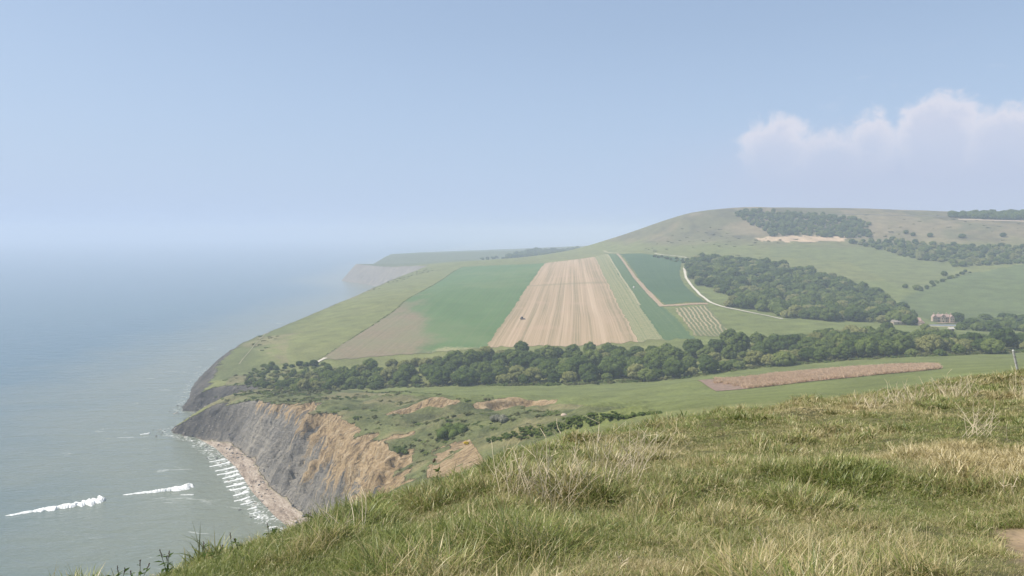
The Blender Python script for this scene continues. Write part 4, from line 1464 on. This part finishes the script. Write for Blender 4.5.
# ornamental lake and terrace in front of the house
lm, w_, out_ = new_mat('lake water')
principled(w_, out_, (0.15, 0.17, 0.19), 0.3, w_.noise(w_.n('ShaderNodeNewGeometry').outputs['Position'], 0.6, 3), 0.5, 0.2, 0.2)
lp = [hit(u, v, 740) for u, v in [(928, 327), (945, 326), (961, 326.5)]]
c = np.mean(lp, axis=0)
lz = float(ground(c[0], c[1])) + 1.2
n = 40
ang = np.linspace(0, 2 * math.pi, n, endpoint=False)
V = [(c[0], c[1], lz)] + [(c[0] + math.cos(a) * (19 + 1.5 * math.sin(3 * a)), c[1] + math.sin(a) * (8 + math.cos(2 * a)), lz) for a in ang]
tag(mesh_obj('lake', np_mesh('lake', V, [(0, 1 + i, 1 + (i + 1) % n) for i in range(n)], lm)), 'small grey blue lake in front of the stone house', 'lake', kind='structure')
V = []
for a in ang:
    for k_, dz in ((1.0, 0.15), (1.18, 0.25), (1.5, -3.0)):
        V.append((c[0] + math.cos(a) * (19 + 1.5 * math.sin(3 * a)) * k_, c[1] + math.sin(a) * (8 + math.cos(2 * a)) * k_, lz + dz))
Fq = []
for i in range(n):
    j = (i + 1) % n
    for k_ in range(2):
        Fq.append((i * 3 + k_, i * 3 + k_ + 1, j * 3 + k_ + 1, j * 3 + k_))
tag(mesh_obj('lake_bank', np_mesh('lake_bank', V, Fq, M_PALEG, True)), 'pale grassy bank around the small lake', 'bank', kind='structure')
ribbon('terrace_path', [(938, 323.4), (950, 323.2), (966, 323.2)], 7, M_BROWN, 0.6, 'tan terrace path along the front of the stone house', 740, n=30)

# ------------------------------------------------------------------ tractor with seed drill in the stubble
M_TBODY = simple_mat('dark blue paint', (0.045, 0.05, 0.08), (0.06, 0.065, 0.10), 2.0, 0.45)
M_RUBBER = simple_mat('rubber', (0.02, 0.02, 0.02), (0.035, 0.033, 0.03), 4.0)
M_STEEL = simple_mat('worn steel', (0.16, 0.13, 0.12), (0.26, 0.22, 0.20), 3.0, 0.6)
tp = hit(522, 319.5, 600)
tz = float(ground(tp[0], tp[1])) + 0.3
tr = empty('tractor', (tp[0], tp[1], tz), math.radians(20))
tag(tr, 'dark tractor working on the left side of the tan striped field', 'tractor')
b = MB()
b.box(-0.55, 0.55, 0.6, 3.3, 0.95, 2.0, 0.06)
b.box(-0.45, 0.45, -0.9, 0.6, 0.7, 1.5)
body = b.build('body', M_TBODY, tr)
MB().box(-0.35, 0.35, 3.3, 3.38, 1.1, 1.8).build('grille', M_RUBBER, body)
cab = MB().box(-0.85, 0.85, -1.0, 0.75, 1.5, 1.9).build('cab', M_TBODY, tr)
for sx in (-0.8, 0.72):
    for sy in (-0.95, 0.62):
        MB().box(sx, sx + .08, sy, sy + .08, 1.9, 3.0).build('pillar', M_TBODY, cab)
MB().box(-0.92, 0.92, -1.08, 0.82, 3.0, 3.16, 0.05).build('roof', M_TBODY, cab)
MB().box(-0.74, 0.74, -0.88, 0.6, 1.92, 2.98).build('pane', M_GLASS, cab)
MB().cyl((0.45, 1.3, 1.95), (0, 0, 1), 0.06, 0.06, 1.0, 8).build('exhaust', M_STEEL, tr)
for sx in (-1, 1):
    for y_, rr_, ww in ((-0.5, 0.95, 0.55), (2.5, 0.68, 0.42)):
        wh = MB().cyl((sx * 0.95 - ww / 2, y_, rr_), (1, 0, 0), rr_, rr_, ww, 20).build('wheel', M_RUBBER, tr)
        MB().cyl((sx * 0.95 - ww / 2 - 0.03, y_, rr_), (1, 0, 0), rr_ * 0.5, rr_ * 0.5, ww + 0.06, 14).build('rim', M_STEEL, wh)
a_ = math.radians(20)
dp = (tp[0] + math.sin(a_) * 3.2, tp[1] - math.cos(a_) * 3.2)
dr = empty('seed_drill', (dp[0], dp[1], float(ground(*dp)) + 0.3), a_)
tag(dr, 'wide dark drill hitched behind the tractor in the tan field', 'seed drill')
MB().box(-2.6, 2.6, -0.4, 0.4, 1.0, 1.75, 0.1).build('hopper', M_STEEL, dr)
MB().box(-2.7, 2.7, -0.1, 0.1, 0.62, 0.78).build('frame', M_TBODY, dr)
MB().box(-0.08, 0.08, 0.1, 1.5, 0.62, 0.76).build('drawbar', M_TBODY, dr)
for i in range(9):
    MB().box(-2.4 + i * 0.6 - .05, -2.4 + i * 0.6 + .05, -0.75, -0.1, 0.0, 0.62).build('coulter', M_STEEL, dr)
for sx in (-1, 1):
    MB().cyl((sx * 2.85 - 0.12, 0, 0.5), (1, 0, 0), 0.5, 0.5, 0.24, 16).build('wheel', M_RUBBER, dr)

# ------------------------------------------------------------------ ridge walls, little white things
def stone_wall(name, px, dmin, h, label, w=0.7, n=220, mat=M_STONE):
    W = resample([hit(u, v, dmin) for u, v in px], n)
    T = np.gradient(W, axis=0)
    T /= np.hypot(T[:, 0], T[:, 1])[:, None]
    N = np.stack([-T[:, 1], T[:, 0]], 1)
    g = ground(W[:, 0], W[:, 1])
    hh = h * (1 + 0.25 * fbm(np.arange(n) / 3, np.arange(n) * 0, 3))
    V = []
    for off, zz in ((-w, -0.5 + 0 * hh), (-w * 0.6, hh), (w * 0.6, hh), (w, -0.5 + 0 * hh)):
        V.append(np.column_stack([W + N * off, g + zz]))
    V = np.stack(V, 1).reshape(-1, 3)
    idx = np.arange(n * 4).reshape(n, 4)
    q = np.stack([idx[:-1, :-1], idx[1:, :-1], idx[1:, 1:], idx[:-1, 1:]], -1).reshape(-1, 4)
    tag(mesh_obj(name, np_mesh(name, V, q, mat)), label, 'wall')


M_DARKSTONE = simple_mat('lichened stone', (0.11, 0.10, 0.085), (0.20, 0.18, 0.15), 1.0)
stone_wall('stone_wall', [(958, 219.5), (990, 220.5), (1024, 221.5), (1090, 224)], 1300, 1.7, 'pale stone wall below the ridge wood at right')
stone_wall('stone_wall', [(800, 213.8), (840, 214.4), (880, 215.2), (915, 216), (945, 216.6)], 1300, 1.6, 'dark stone wall along the bare ridge skyline', mat=M_DARKSTONE)


def rock(name, u, v, d0, size, label, seed, mat, cat='rock'):
    q = hit(u, v, d0)
    r_ = np.random.default_rng(seed)
    Vv, Ff = ball(12, 8)
    n_ = fbm(Vv[:, 0] * 2 + seed, Vv[:, 1] * 2 + Vv[:, 2], 3)[:, None]
    Vv = Vv * (1 + 0.5 * n_) * np.array(size)
    o_ = mesh_obj(name, np_mesh(name, Vv, Ff, mat), None, (q[0], q[1], float(ground(q[0], q[1])) + size[2] * 0.3))
    tag(o_, label, cat)


rock('boulder', 564, 416, 250, (1.5, 0.9, 0.8), 'small white boulder at the right end of the orange scarp', 3, M_STONE)
rock('boulder', 634, 288, 700, (1.6, 1.2, 2.0), 'small white block beside the thin pale track between the green strips', 4, M_WOOD)
M_SHALE = simple_mat('dark shale', (0.05, 0.05, 0.05), (0.13, 0.125, 0.115), 1.2)

# leaning pale post on the brow at the right
M_POST = simple_mat('weathered post', (0.42, 0.41, 0.38), (0.58, 0.57, 0.53), 9.0, 0.8)
pp = P(1020, 371, 41)
pz = float(ground(pp[0], pp[1]))
post = empty('leaning_post', (pp[0], pp[1], pz - 0.05), 0)
post.rotation_euler = (0.0, math.radians(-15), 0.0)
tag(post, 'pale weathered wooden post leaning at the brow of the grassy hill', 'post')
b = MB().cyl((0, 0, -0.3), (0, 0, 1), 0.065, 0.055, 1.95, 10)
b.cyl((0, 0, 1.65), (0, 0, 1), 0.055, 0.015, 0.06, 10)
b.build('post', M_POST, post)
b = MB()
for z in (0.5, 0.95, 1.3):
    b.cyl((0, 0, z), (0, 0, 1), 0.068, 0.068, 0.02, 10)
b.build('wire_band', M_STEEL, post)

# ------------------------------------------------------------------ breaking waves
M_FOAM, w_, out_ = new_mat('sea foam')
pos = w_.n('ShaderNodeNewGeometry').outputs['Position']
nf = w_.noise(pos, 0.9, 5, 0.7)
principled(w_, out_, w_.ramp(nf, [(0.3, (0.60, 0.62, 0.58)), (0.6, (0.84, 0.84, 0.80))]), 0.8, nf, 0.2, 0.8, 0.4)


def sea_pt(u, v):
    d = -EYE / px_dir(u, v)[1]
    return np.array([px_dir(u, v)[0] * d, d])


def breaker(px, w0, w1, h0, h1, label, group, seed, n=90, name='breaking_wave', ragged=0.5):
    """a ridge of foam along a line on the water, widening from w0 to w1"""
    W = resample([sea_pt(u, v) for u, v in px], n)
    T = np.gradient(W, axis=0)
    T /= np.hypot(T[:, 0], T[:, 1])[:, None]
    N = np.stack([-T[:, 1], T[:, 0]], 1)
    s = np.linspace(0, 1, n)
    cap = np.clip(np.minimum(s / 0.06, (1 - s) / 0.03), 0, 1) ** 0.5
    m_ = 13
    tt = np.linspace(-1, 1, m_)
    S_, T_ = np.meshgrid(s, tt, indexing='ij')
    wd = (w0 + (w1 - w0) * S_ ** 1.3) * cap[:, None] * (1 + ragged * fbm(S_ * n / 7 + seed * 3.1, np.sign(T_) * 2.0 + seed, 3))
    hh = (h0 + (h1 - h0) * S_) * cap[:, None]
    off = T_ * wd * 0.5
    z = hh * (1 - T_ ** 2) * (0.55 + 0.9 * vnoise(S_ * n / 2.2 + seed, T_ * 2.4 + seed)) - 0.12 + 0.10 * cap[:, None]
    XY = W[:, None, :] + N[:, None, :] * off[..., None]
    idx = np.arange(n * m_).reshape(n, m_)
    q = np.stack([idx[:-1, :-1], idx[1:, :-1], idx[1:, 1:], idx[:-1, 1:]], -1).reshape(-1, 4)
    o_ = mesh_obj(name, np_mesh(name, np.dstack([XY, z]).reshape(-1, 3), q, M_FOAM, False))
    tag(o_, label, 'wave', group)
    return o_


breaker([(4, 516), (40, 510), (75, 505.5), (106, 499.5)], 2.0, 14.0, 0.2, 1.5, 'larger white breaker at the lower left, trailing foam to the left', 'breakers off the beach', 1, 160, ragged=1.0)
breaker([(122, 495), (150, 492), (175, 489.5), (193, 485.5)], 1.2, 9.0, 0.2, 1.6, 'smaller white breaker between the larger breaker and the beach', 'breakers off the beach', 2, 110, ragged=1.0)
breaker([(180, 495), (194, 494.6)], 0.6, 1.4, 0.15, 0.3, 'short white foam streak just below the smaller breaker', 'breakers off the beach', 3, 30)
breaker([(140, 434.6), (150, 433.6)], 1.2, 2.6, 0.3, 0.9, 'small white splash off the tip of the dark headland', 'breakers off the beach', 4, 30)
rows_ = [(214, 462, 226, 459.5), (215, 466.5, 231, 462.5), (219, 470.5, 235, 466.5), (223, 474.5, 238, 470.5), (227, 478.5, 241, 474.5), (229, 482.5, 244, 478), (232, 486.5, 245, 483), (236, 490.5, 246, 487.5),
         (238, 495.5, 250, 491.5), (241, 500, 252, 496.5), (246, 504, 254, 501.5), (250, 508.5, 257, 506.5), (254, 513, 260, 511), (257, 518, 262, 516.5)]
names_ = ['first', 'second', 'third', 'fourth', 'fifth', 'sixth', 'seventh', 'eighth', 'ninth', 'tenth', 'eleventh', 'twelfth', 'thirteenth', 'fourteenth']
for i, (a, b_, c_, d_) in enumerate(rows_):
    a, c_ = a + random.uniform(-4, 2), c_ + random.uniform(-3, 1.5)
    b_, d_ = b_ + random.uniform(-0.8, 0.8), d_ + random.uniform(-0.8, 0.8)
    k_ = 1.0 if i < 10 else 0.6
    breaker([(a - 4, b_ + 0.6), ((a + c_) / 2, (b_ + d_) / 2 + 0.2), (c_, d_)], 1.6 * k_, random.uniform(2.2, 4.0) * k_, 0.12, 0.45, 'white surf streak along the beach, %s from the headland end' % names_[i], 'surf streaks washing onto the beach', 10 + i, 36, 'surf_streak')

# boulders and fallen shale on the beach
rv = []
for i in range(5):
    Vv, Ff = ball(7, 5)
    Vv = Vv * (1 + 0.6 * fbm(Vv[:, 0] * 2 + i * 3, Vv[:, 1] * 2 + Vv[:, 2] + i, 3))[:, None] * (1.0, 0.8, 0.55)
    rv.append(np_mesh('rock', Vv, Ff, M_SHALE if i < 3 else M_DULLROOF))
n = 26000
x, y = rng.uniform(-300, -80, n), rng.uniform(350, 660, n)
D_, S_ = coast(x, y)
wet_ = (D_ > -7) & (D_ < 19) & (rng.random(n) < np.where(D_ < 3, 0.28, 0.4) * np.where(fbm(x / 12, y / 12, 3) > 0.0, 1.0, 0.15))
wet_ |= (y > 550) & (D_ > -9) & (D_ < 6) & (rng.random(n) < 0.5)
x, y, D_ = x[wet_], y[wet_], D_[wet_]
rot, scl = bunch(len(x), 0.25, 1.0, rng, (0.6, 1.1))
scl = scl * (0.7 + 0.9 * rng.random((len(x), 1)) ** 4)
gn_scatter('beach_rocks', np.column_stack([x, y, np.maximum(ground(x, y), -0.3)]), rot, scl, rng.integers(0, 5, len(x)), rv, 'dark fallen rocks scattered along the beach and headland foot', 'rocks')
print('rocks', len(x))

# ------------------------------------------------------------------ the grass around the viewer
def grass_mat():
    m, w, out = new_mat('meadow grass')
    tint = w.attr('tint', 'INSTANCER')
    rnd = w.n('ShaderNodeObjectInfo').outputs['Random']
    lv = w.attr('lv')
    dry = w.attr('dry')
    g = w.ramp(w.m('ADD', w.m('MULTIPLY', lv, 0.5), w.m('MULTIPLY', rnd, 0.5)), [(0.1, (0.100, 0.140, 0.030)), (0.5, (0.195, 0.235, 0.052)), (0.9, (0.310, 0.315, 0.090))])
    s = w.ramp(lv, [(0.0, (0.30, 0.25, 0.10)), (0.5, (0.47, 0.385, 0.18)), (1.0, (0.66, 0.56, 0.34))])
    k = w.step(w.m('ADD', w.m('ADD', dry, tint), w.m('MULTIPLY', w.m('SUBTRACT', rnd, 0.5), 0.25)), 0.55, 1.15)
    c = w.mix(k, g, s)
    d = w.n('ShaderNodeBsdfDiffuse')
    t = w.n('ShaderNodeBsdfTranslucent')
    gl = w.n('ShaderNodeBsdfGlossy')
    gl.inputs['Roughness'].default_value = 0.45
    gl.inputs['Color'].default_value = (0.8, 0.8, 0.75, 1)
    mx, mx2 = w.n('ShaderNodeMixShader'), w.n('ShaderNodeMixShader')
    mx.inputs[0].default_value = 0.32
    mx2.inputs[0].default_value = 0.04
    for n_ in (d, t):
        w.link(c, n_.inputs[0])
    w.link(d.outputs[0], mx.inputs[1])
    w.link(t.outputs[0], mx.inputs[2])
    w.link(mx.outputs[0], mx2.inputs[1])
    w.link(gl.outputs[0], mx2.inputs[2])
    w.link(mx2.outputs[0], out.inputs[0])
    return m


M_GRASS = grass_mat()


def blades(name, seed, n, lo, hi, width, spread, bend, dryshare, seg=4, lean=(0.03, 0.0), fold=0.25):
    """a tuft: n curved tapering blades"""
    r = np.random.default_rng(seed)
    V, Fq, lv, dr = [], [], [], []
    k = 0
    for i in range(n):
        a = r.uniform(0, 6.28)
        b = np.array([r.normal() * spread, r.normal() * spread])
        L = r.uniform(lo, hi)
        out = np.array([math.cos(a), math.sin(a)]) + np.array(lean) * 3
        tilt = r.uniform(0.05, 0.45)
        bd = bend * r.uniform(0.3, 1.4)
        side = np.array([-math.sin(a), math.cos(a), 0.0])
        q = r.uniform(-0.8, 0.8)
        side = np.array([side[0] * math.cos(q) - side[1] * math.sin(q), side[0] * math.sin(q) + side[1] * math.cos(q), 0])
        p = np.array([b[0], b[1], -0.03])
        ang = tilt
        wd = width * r.uniform(0.6, 1.3)
        for s in range(seg + 1):
            t = s / seg
            ww = wd * (1 - t) ** 0.7 * (0.7 + 0.6 * min(t * 3, 1)) + width * 0.08
            V += [p - side * ww / 2, p + side * ww / 2]
            st = L / seg
            p = p + np.array([out[0] * math.sin(ang) * st, out[1] * math.sin(ang) * st, math.cos(ang) * st])
            ang = min(ang + bd / seg, 2.3)
        for s in range(seg):
            Fq.append((k + 2 * s, k + 2 * s + 1, k + 2 * s + 3, k + 2 * s + 2))
        m_ = 2 * (seg + 1)
        lv += [r.random()] * m_
        dr += [0.9 * r.random() + (0.5 if r.random() < dryshare else 0)] * m_
        k += m_
    me = np_mesh(name, V, Fq, M_GRASS, True)
    attr_f(me, 'lv', lv)
    attr_f(me, 'dry', dr)
    return me


# near, middle and far tufts; each with short green, tussock, dry mixed and seeding forms
def tuft_set(seed, wd, dens, k=1.0):
    return [blades('tuft', seed, int(34 * dens), 0.07 * k, 0.19 * k, wd, 0.06, 1.4, 0.10),
            blades('tuft', seed + 1, int(42 * dens), 0.14 * k, 0.33 * k, wd, 0.05, 1.7, 0.15),
            blades('tuft', seed + 2, int(36 * dens), 0.08 * k, 0.26 * k, wd * 0.8, 0.07, 1.8, 0.55),
            blades('tuft', seed + 3, int(22 * dens), 0.22 * k, 0.46 * k, wd * 0.7, 0.05, 0.9, 0.5),
            blades('tuft', seed + 4, int(40 * dens), 0.10 * k, 0.24 * k, wd, 0.075, 2.4, 0.25)]


TUFTS = tuft_set(100, 0.0052, 1.15, 0.64) + tuft_set(120, 0.0085, 0.95, 0.70) + tuft_set(140, 0.017, 0.65, 0.85)


def plant_grass():
    r = np.random.default_rng(55)
    P_, D_ = [], []
    rings = np.geomspace(1.5, 60, 40)
    for d0, d1 in zip(rings[:-1], rings[1:]):
        dens, half = 430 * (6.5 / max(d0, 6.5)) ** 1.5, 0.86 if d0 < 9 else 0.79
        area = half * (d1 ** 2 - d0 ** 2)
        n = int(area * dens)
        y = np.sqrt(r.uniform(d0 ** 2, d1 ** 2, n))
        x = r.uniform(-half, half, n) * y
        P_.append(np.column_stack([x, y]))
    n = 9000                                       # and a little all around the feet
    a, q = r.uniform(0, 6.28, n), np.sqrt(r.uniform(0.2, 36, n))
    k = (np.cos(a) * q < 1.5) | (np.abs(np.sin(a) * q) > 0.86 * np.cos(a) * q)
    P_.append(np.column_stack([np.sin(a) * q, np.cos(a) * q])[k])
    xy = np.vstack(P_)
    x, y = xy[:, 0], xy[:, 1]
    z = ground(x, y)
    # leave out what lies far over the brow, and the bare path
    U, V = project(x, y, z)
    pd = np.abs(x - (3.85 + 0.34 * (y - 5) + 0.25 * np.sin(y * 0.9)) - 0.35) + 0.25 * fbm(x * 1.3, y * 1.3, 3)
    keep = ~((pd < 0.52) & (y < 6.2)) & ~((y > 9) & (x < -0.62 * y + 1))
    keep &= (y < 9) | (EYE - z < 0.42 * y + 1.5)
    x, y, z = x[keep], y[keep], z[keep]
    d = np.hypot(x, y)
    tall = 1.35 * fbm(x / 0.8 + 5, y / 0.8, 3) + 0.5 * fbm(x / 4.5, y / 4.5, 2)
    dryn = fbm(x / 2.2 + 31, y / 2.2 + 8, 3) + 0.25 * fbm(x / 7 + 3, y / 7, 2)
    U, V = project(x, y, z)
    right = smooth(520, 860, U)
    leftlush = 1 - smooth(250, 520, U)
    crest = smooth(14, 26, y)
    tint = 0.02 + 0.55 * dryn + 0.25 * fbm(x / 0.5, y / 0.5, 2) + 0.16 * right + 0.12 * crest - 0.22 * leftlush
    # straw coloured worn patches on the slope
    for (u, v, d_, rad) in ((985, 470, 9.2, 0.8), (965, 448, 11.5, 1.1), (1000, 472, 9.3, 0.6), (890, 408, 20, 1.6), (800, 408, 21, 1.3), (690, 440, 14.5, 0.8), (660, 570, 5.2, 0.25), (300, 560, 6.4, 0.3), (860, 455, 12, .8),
                            (945, 470, 9.5, 0.8), (430, 520, 7.9, 0.35), (590, 480, 10, .4)):
        c = P(u, v, d_)
        q = np.hypot((x - c[0]), (y - c[1]) * 0.8)
        tint = tint + 0.55 * np.exp(-(q / rad) ** 2)
    n = len(x)
    form = np.where(tall > 0.35, 1, np.where(tall > 0.0, 4, 0))
    u_ = r.random(n)
    form = np.where(u_ < 0.16, 2, form)
    form = np.where((u_ > 0.91) & (tall > -0.25), 3, form)
    dj = d * r.uniform(0.7, 1.4, n)
    lod = np.where(dj < 9, 0, np.where(dj < 19, 1, 2))
    sc = (0.58 + 1.0 * np.clip(tall + 0.25, 0, 1.2)) * r.uniform(0.7, 1.25, n) * np.where(d > 24, 1.15, 1.0) * (1 - 0.25 * right)
    sc = np.where(pd[keep] < 1.1, sc * np.where(y < 8, 0.6, 1), sc)
    rot = np.stack([r.normal(size=n) * 0.10, r.normal(size=n) * 0.10 + 0.02, r.uniform(0, 6.28, n)], 1)
    scl = np.stack([sc * 1.15, sc * 1.15, sc], 1)
    gn_scatter('meadow_grass', np.column_stack([x, y, z]), rot, scl, lod * 5 + form, TUFTS, 'rough green and straw coloured grass covering the hilltop', 'grass', tint)
    print('tufts', n)


plant_grass()

# ------------------------------------------------------------------ dead stalks, flower heads and leafy clumps one can pick out
M_STRAW = simple_mat('bleached stalks', (0.56, 0.46, 0.30), (0.76, 0.65, 0.45), 6.0)
M_HEAD = simple_mat('dark seed head', (0.10, 0.075, 0.05), (0.17, 0.13, 0.09), 20.0)


def curve_tube(b, p, d, L, r0, r1, bend, seg, rr_):
    p, d = Vector(p), Vector(d).normalized()
    ax = Vector((rr_.gauss(0, 1), rr_.gauss(0, 1), rr_.gauss(0, 0.3))).normalized()
    pts = [p.copy()]
    for s in range(seg):
        d = (d + ax * bend / seg).normalized()
        p = p + d * (L / seg)
        pts.append(p.copy())
    k = len(b.v)
    for i, q in enumerate(pts):
        t = (pts[min(i + 1, seg)] - pts[max(i - 1, 0)]).normalized()
        s_ = t.orthogonal().normalized()
        u_ = t.cross(s_)
        r_ = r0 + (r1 - r0) * i / seg
        for j in range(4):
            a_ = j * math.pi / 2
            b.v.append(tuple(q + (s_ * math.cos(a_) + u_ * math.sin(a_)) * r_))
    for i in range(seg):
        for j in range(4):
            b.f.append((k + i * 4 + j, k + i * 4 + (j + 1) % 4, k + i * 4 + 4 + (j + 1) % 4, k + i * 4 + 4 + j))
    return pts


def stalk_clump(u, v, d, n, H, spread, label, seed, branch=0.5, rad=0.004, lean=0.45):
    rr_ = random.Random(seed)
    c = P(u, v, d)
    t = empty('dead_stalk_clump', (c[0], c[1], float(ground(c[0], c[1])) - 0.02))
    tag(t, label, 'dead stalks', 'clumps of bleached dead stalks in the grass')
    b, tw = MB(), MB()
    for i in range(n):
        p = (rr_.gauss(0, spread), rr_.gauss(0, spread), 0)
        L = H * rr_.uniform(0.55, 1.1)
        pts = curve_tube(b, p, (rr_.gauss(0.05, lean), rr_.gauss(0, lean), 1), L, rad, rad * 0.5, rr_.uniform(-0.6, 0.6), 5, rr_)
        for _ in range(3):
            if rr_.random() < branch:
                q = pts[rr_.randint(2, 5)]
                curve_tube(tw, q, (rr_.gauss(0, 0.8), rr_.gauss(0, 0.8), 0.8), L * rr_.uniform(0.15, 0.4), rad * 0.7, rad * 0.35, rr_.uniform(-0.8, 0.8), 3, rr_)
    b.build('stalk', M_STRAW, t)
    if tw.v:
        tw.build('twig', M_STRAW, t)
    return t


for i, a in enumerate([
        (518, 492, 8.6, 22, 0.62, 0.16, 'sparse bleached stalks at the left end of the tall stalk patch on the brow'),
        (550, 496, 8.2, 24, 0.74, 0.20, 'dense clump of tall bleached stalks in the middle of the brow'),
        (576, 488, 8.8, 20, 0.72, 0.20, 'bleached branching stalks just right of the densest stalk clump'),
        (606, 480, 9.2, 20, 0.74, 0.22, 'tall bleached stalks standing near the centre, above dark green grass'),
        (634, 474, 10.0, 16, 0.70, 0.16, 'thin bleached stalks at the right end of the tall stalk patch'),
        (660, 452, 12.8, 12, 0.65, 0.10, 'upright feathery dead stalks above the long grass right of centre'),
        (905, 402, 22, 34, 0.75, 0.28, 'pale twiggy stalk clump on the brow, left of two'),
        (870, 404, 21, 16, 0.6, 0.25, 'small pale stalk tuft left of the twiggy clumps on the brow'),
        (955, 398, 25, 34, 0.75, 0.30, 'pale twiggy stalk clump on the brow, right of two'),
        (980, 440, 13, 20, 0.62, 0.18, 'tall bleached stalks beside a straw patch at right'),
        (1012, 496, 7.8, 6, 0.34, 0.04, 'small dead stalk cluster in short grass near the right edge'),
        (1022, 400, 24, 14, 0.7, 0.2, 'pale stalks at the right edge of the brow'),
        (355, 552, 6.9, 7, 0.42, 0.07, 'thin pale stalks in lush grass near the lower left'),
        (620, 566, 5.3, 5, 0.22, 0.05, 'pale broken stalk cluster at the bottom centre'),
        (770, 545, 5.9, 6, 0.2, 0.08, 'a few pale lying stalks in the lower centre grass')]):
    stalk_clump(*a, seed=200 + i, rad=0.0048 if a[2] < 15 else 0.0075)

c = P(424, 482, 9.6)
t = empty('seed_head_stalk', (c[0], c[1], float(ground(c[0], c[1])) - 0.02))
tag(t, 'single dried flower stalk with a dark seed head leaning over the clay slope', 'dried flower')
rr_ = random.Random(5)
b = MB()
pts = curve_tube(b, (0, 0, 0), (0.36, 0, 1), 0.46, 0.004, 0.003, 0.12, 6, rr_)
b.build('stalk', M_STRAW, t)
Vv, Ff = ball(10, 7)
hd = mesh_obj('seed_head', np_mesh('seed_head', Vv * np.array((0.018, 0.018, 0.032)) * (1 + 0.25 * fbm(Vv[:, 0] * 4, Vv[:, 2] * 4, 2))[:, None], Ff, M_HEAD), t)
hd.location = pts[-1]
hd.rotation_euler = (0, 0.45, 0)

# dark sorrel-like spikes and leafy weeds along the left brow
M_WEED = leaf_mat('weed leaves', (0.045, 0.075, 0.020), (0.075, 0.120, 0.032), (0.11, 0.16, 0.05), 0.35)
M_SPIKE = simple_mat('brown flower spike', (0.09, 0.06, 0.04), (0.16, 0.11, 0.08), 30.0)


def weed(u, v, d, label, seed, H=0.34, spikes=3, cat='weed', leaves=26):
    rr_ = random.Random(seed)
    r_ = np.random.default_rng(seed)
    c = P(u, v, d)
    t = empty('leafy_weed', (c[0], c[1], float(ground(c[0], c[1])) - 0.02), rr_.uniform(0, 6))
    tag(t, label, cat, 'leafy weeds in the long grass')
    b, sp = MB(), MB()
    V, Fq, lv = [], [], []
    for i in range(max(spikes, 3)):
        pts = curve_tube(b, (rr_.gauss(0, 0.03), rr_.gauss(0, 0.03), 0), (rr_.gauss(0, 0.2), rr_.gauss(0, 0.2), 1), H * rr_.uniform(0.7, 1.1), 0.003, 0.0018, rr_.uniform(-.2, .2), 5, rr_)
        if i < spikes:
            for k in range(14):
                q = pts[-1] - (pts[-1] - pts[-2]) * (k * 0.09)
                o_ = Vector((rr_.gauss(0, 1), rr_.gauss(0, 1), 0.6)).normalized()
                sp.cyl(q, o_, 0.0045, 0.001, 0.011, 4)
        for k in range(leaves // 3):
            q = np.array(pts[rr_.randint(0, 4)])
            a = rr_.uniform(0, 6.28)
            o_ = np.array([math.cos(a), math.sin(a), rr_.uniform(0.1, 0.9)])
            s_ = np.array([-math.sin(a), math.cos(a), 0])
            L, w = rr_.uniform(0.04, 0.10), rr_.uniform(0.008, 0.018)
            kk = len(V)
            V += [q, q + o_ * L * 0.45 + s_ * w, q + o_ * L - np.array([0, 0, L * 0.25]), q + o_ * L * 0.45 - s_ * w]
            Fq.append((kk, kk + 1, kk + 2, kk + 3))
            lv += [rr_.random()] * 4
    b.build('stem', M_WEED, t)
    me = np_mesh('leaf', V, Fq, M_WEED)
    attr_f(me, 'lv', lv)
    mesh_obj('leaves', me, t)
    if spikes:
        sp.build('flower_spike', M_SPIKE, t)


for i, (u, v, d, H, s, lab) in enumerate([
        (120, 590, 6.8, 0.30, 2, 'leafy weed at the lower left corner of the grass, leftmost of all'),
        (137, 586, 6.8, 0.28, 3, 'dark spiked weed against the sea, second from the left'),
        (172, 576, 6.9, 0.30, 3, 'dark spiked weed against the sea, third from the left'),
        (210, 566, 7.1, 0.30, 2, 'bushy weed on the left brow against the grey sea'),
        (240, 549, 7.5, 0.28, 3, 'spiked weed on the brow below the surf line'),
        (272, 540, 8.0, 0.26, 1, 'small weed on the brow under the end of the beach'),
        (306, 522, 8.8, 0.28, 2, 'leafy weed on the brow at the foot of the grey cliff'),
        (435, 500, 9.2, 0.40, 0, 'dark bladed clump of upright leaves left of the seed head stalk'),
        (445, 560, 6.0, 0.22, 0, 'pale leafy weed in the bottom grass, lower left of the stalks')]):
    weed(u, v, d, lab, 300 + i, H, s, leaves=40 if s == 0 else 26)

# ------------------------------------------------------------------ haze
def build_haze():
    m, w, out = new_mat('haze')
    v = w.n('ShaderNodeVolumePrincipled')
    v.inputs['Color'].default_value = (0.72, 0.82, 0.97, 1)
    v.inputs['Density'].default_value = HAZE_DENSITY
    v.inputs['Anisotropy'].default_value = 0.05
    w.link(v.outputs[0], out.inputs['Volume'])
    b = MB().box(-32000, 32000, -32000, 32000, -5, 236)
    o = b.build('haze', m)
    tag(o, 'pale blue summer haze over sea and coast', 'haze', kind='stuff')


HAZE_DENSITY = 0.00025
build_haze()
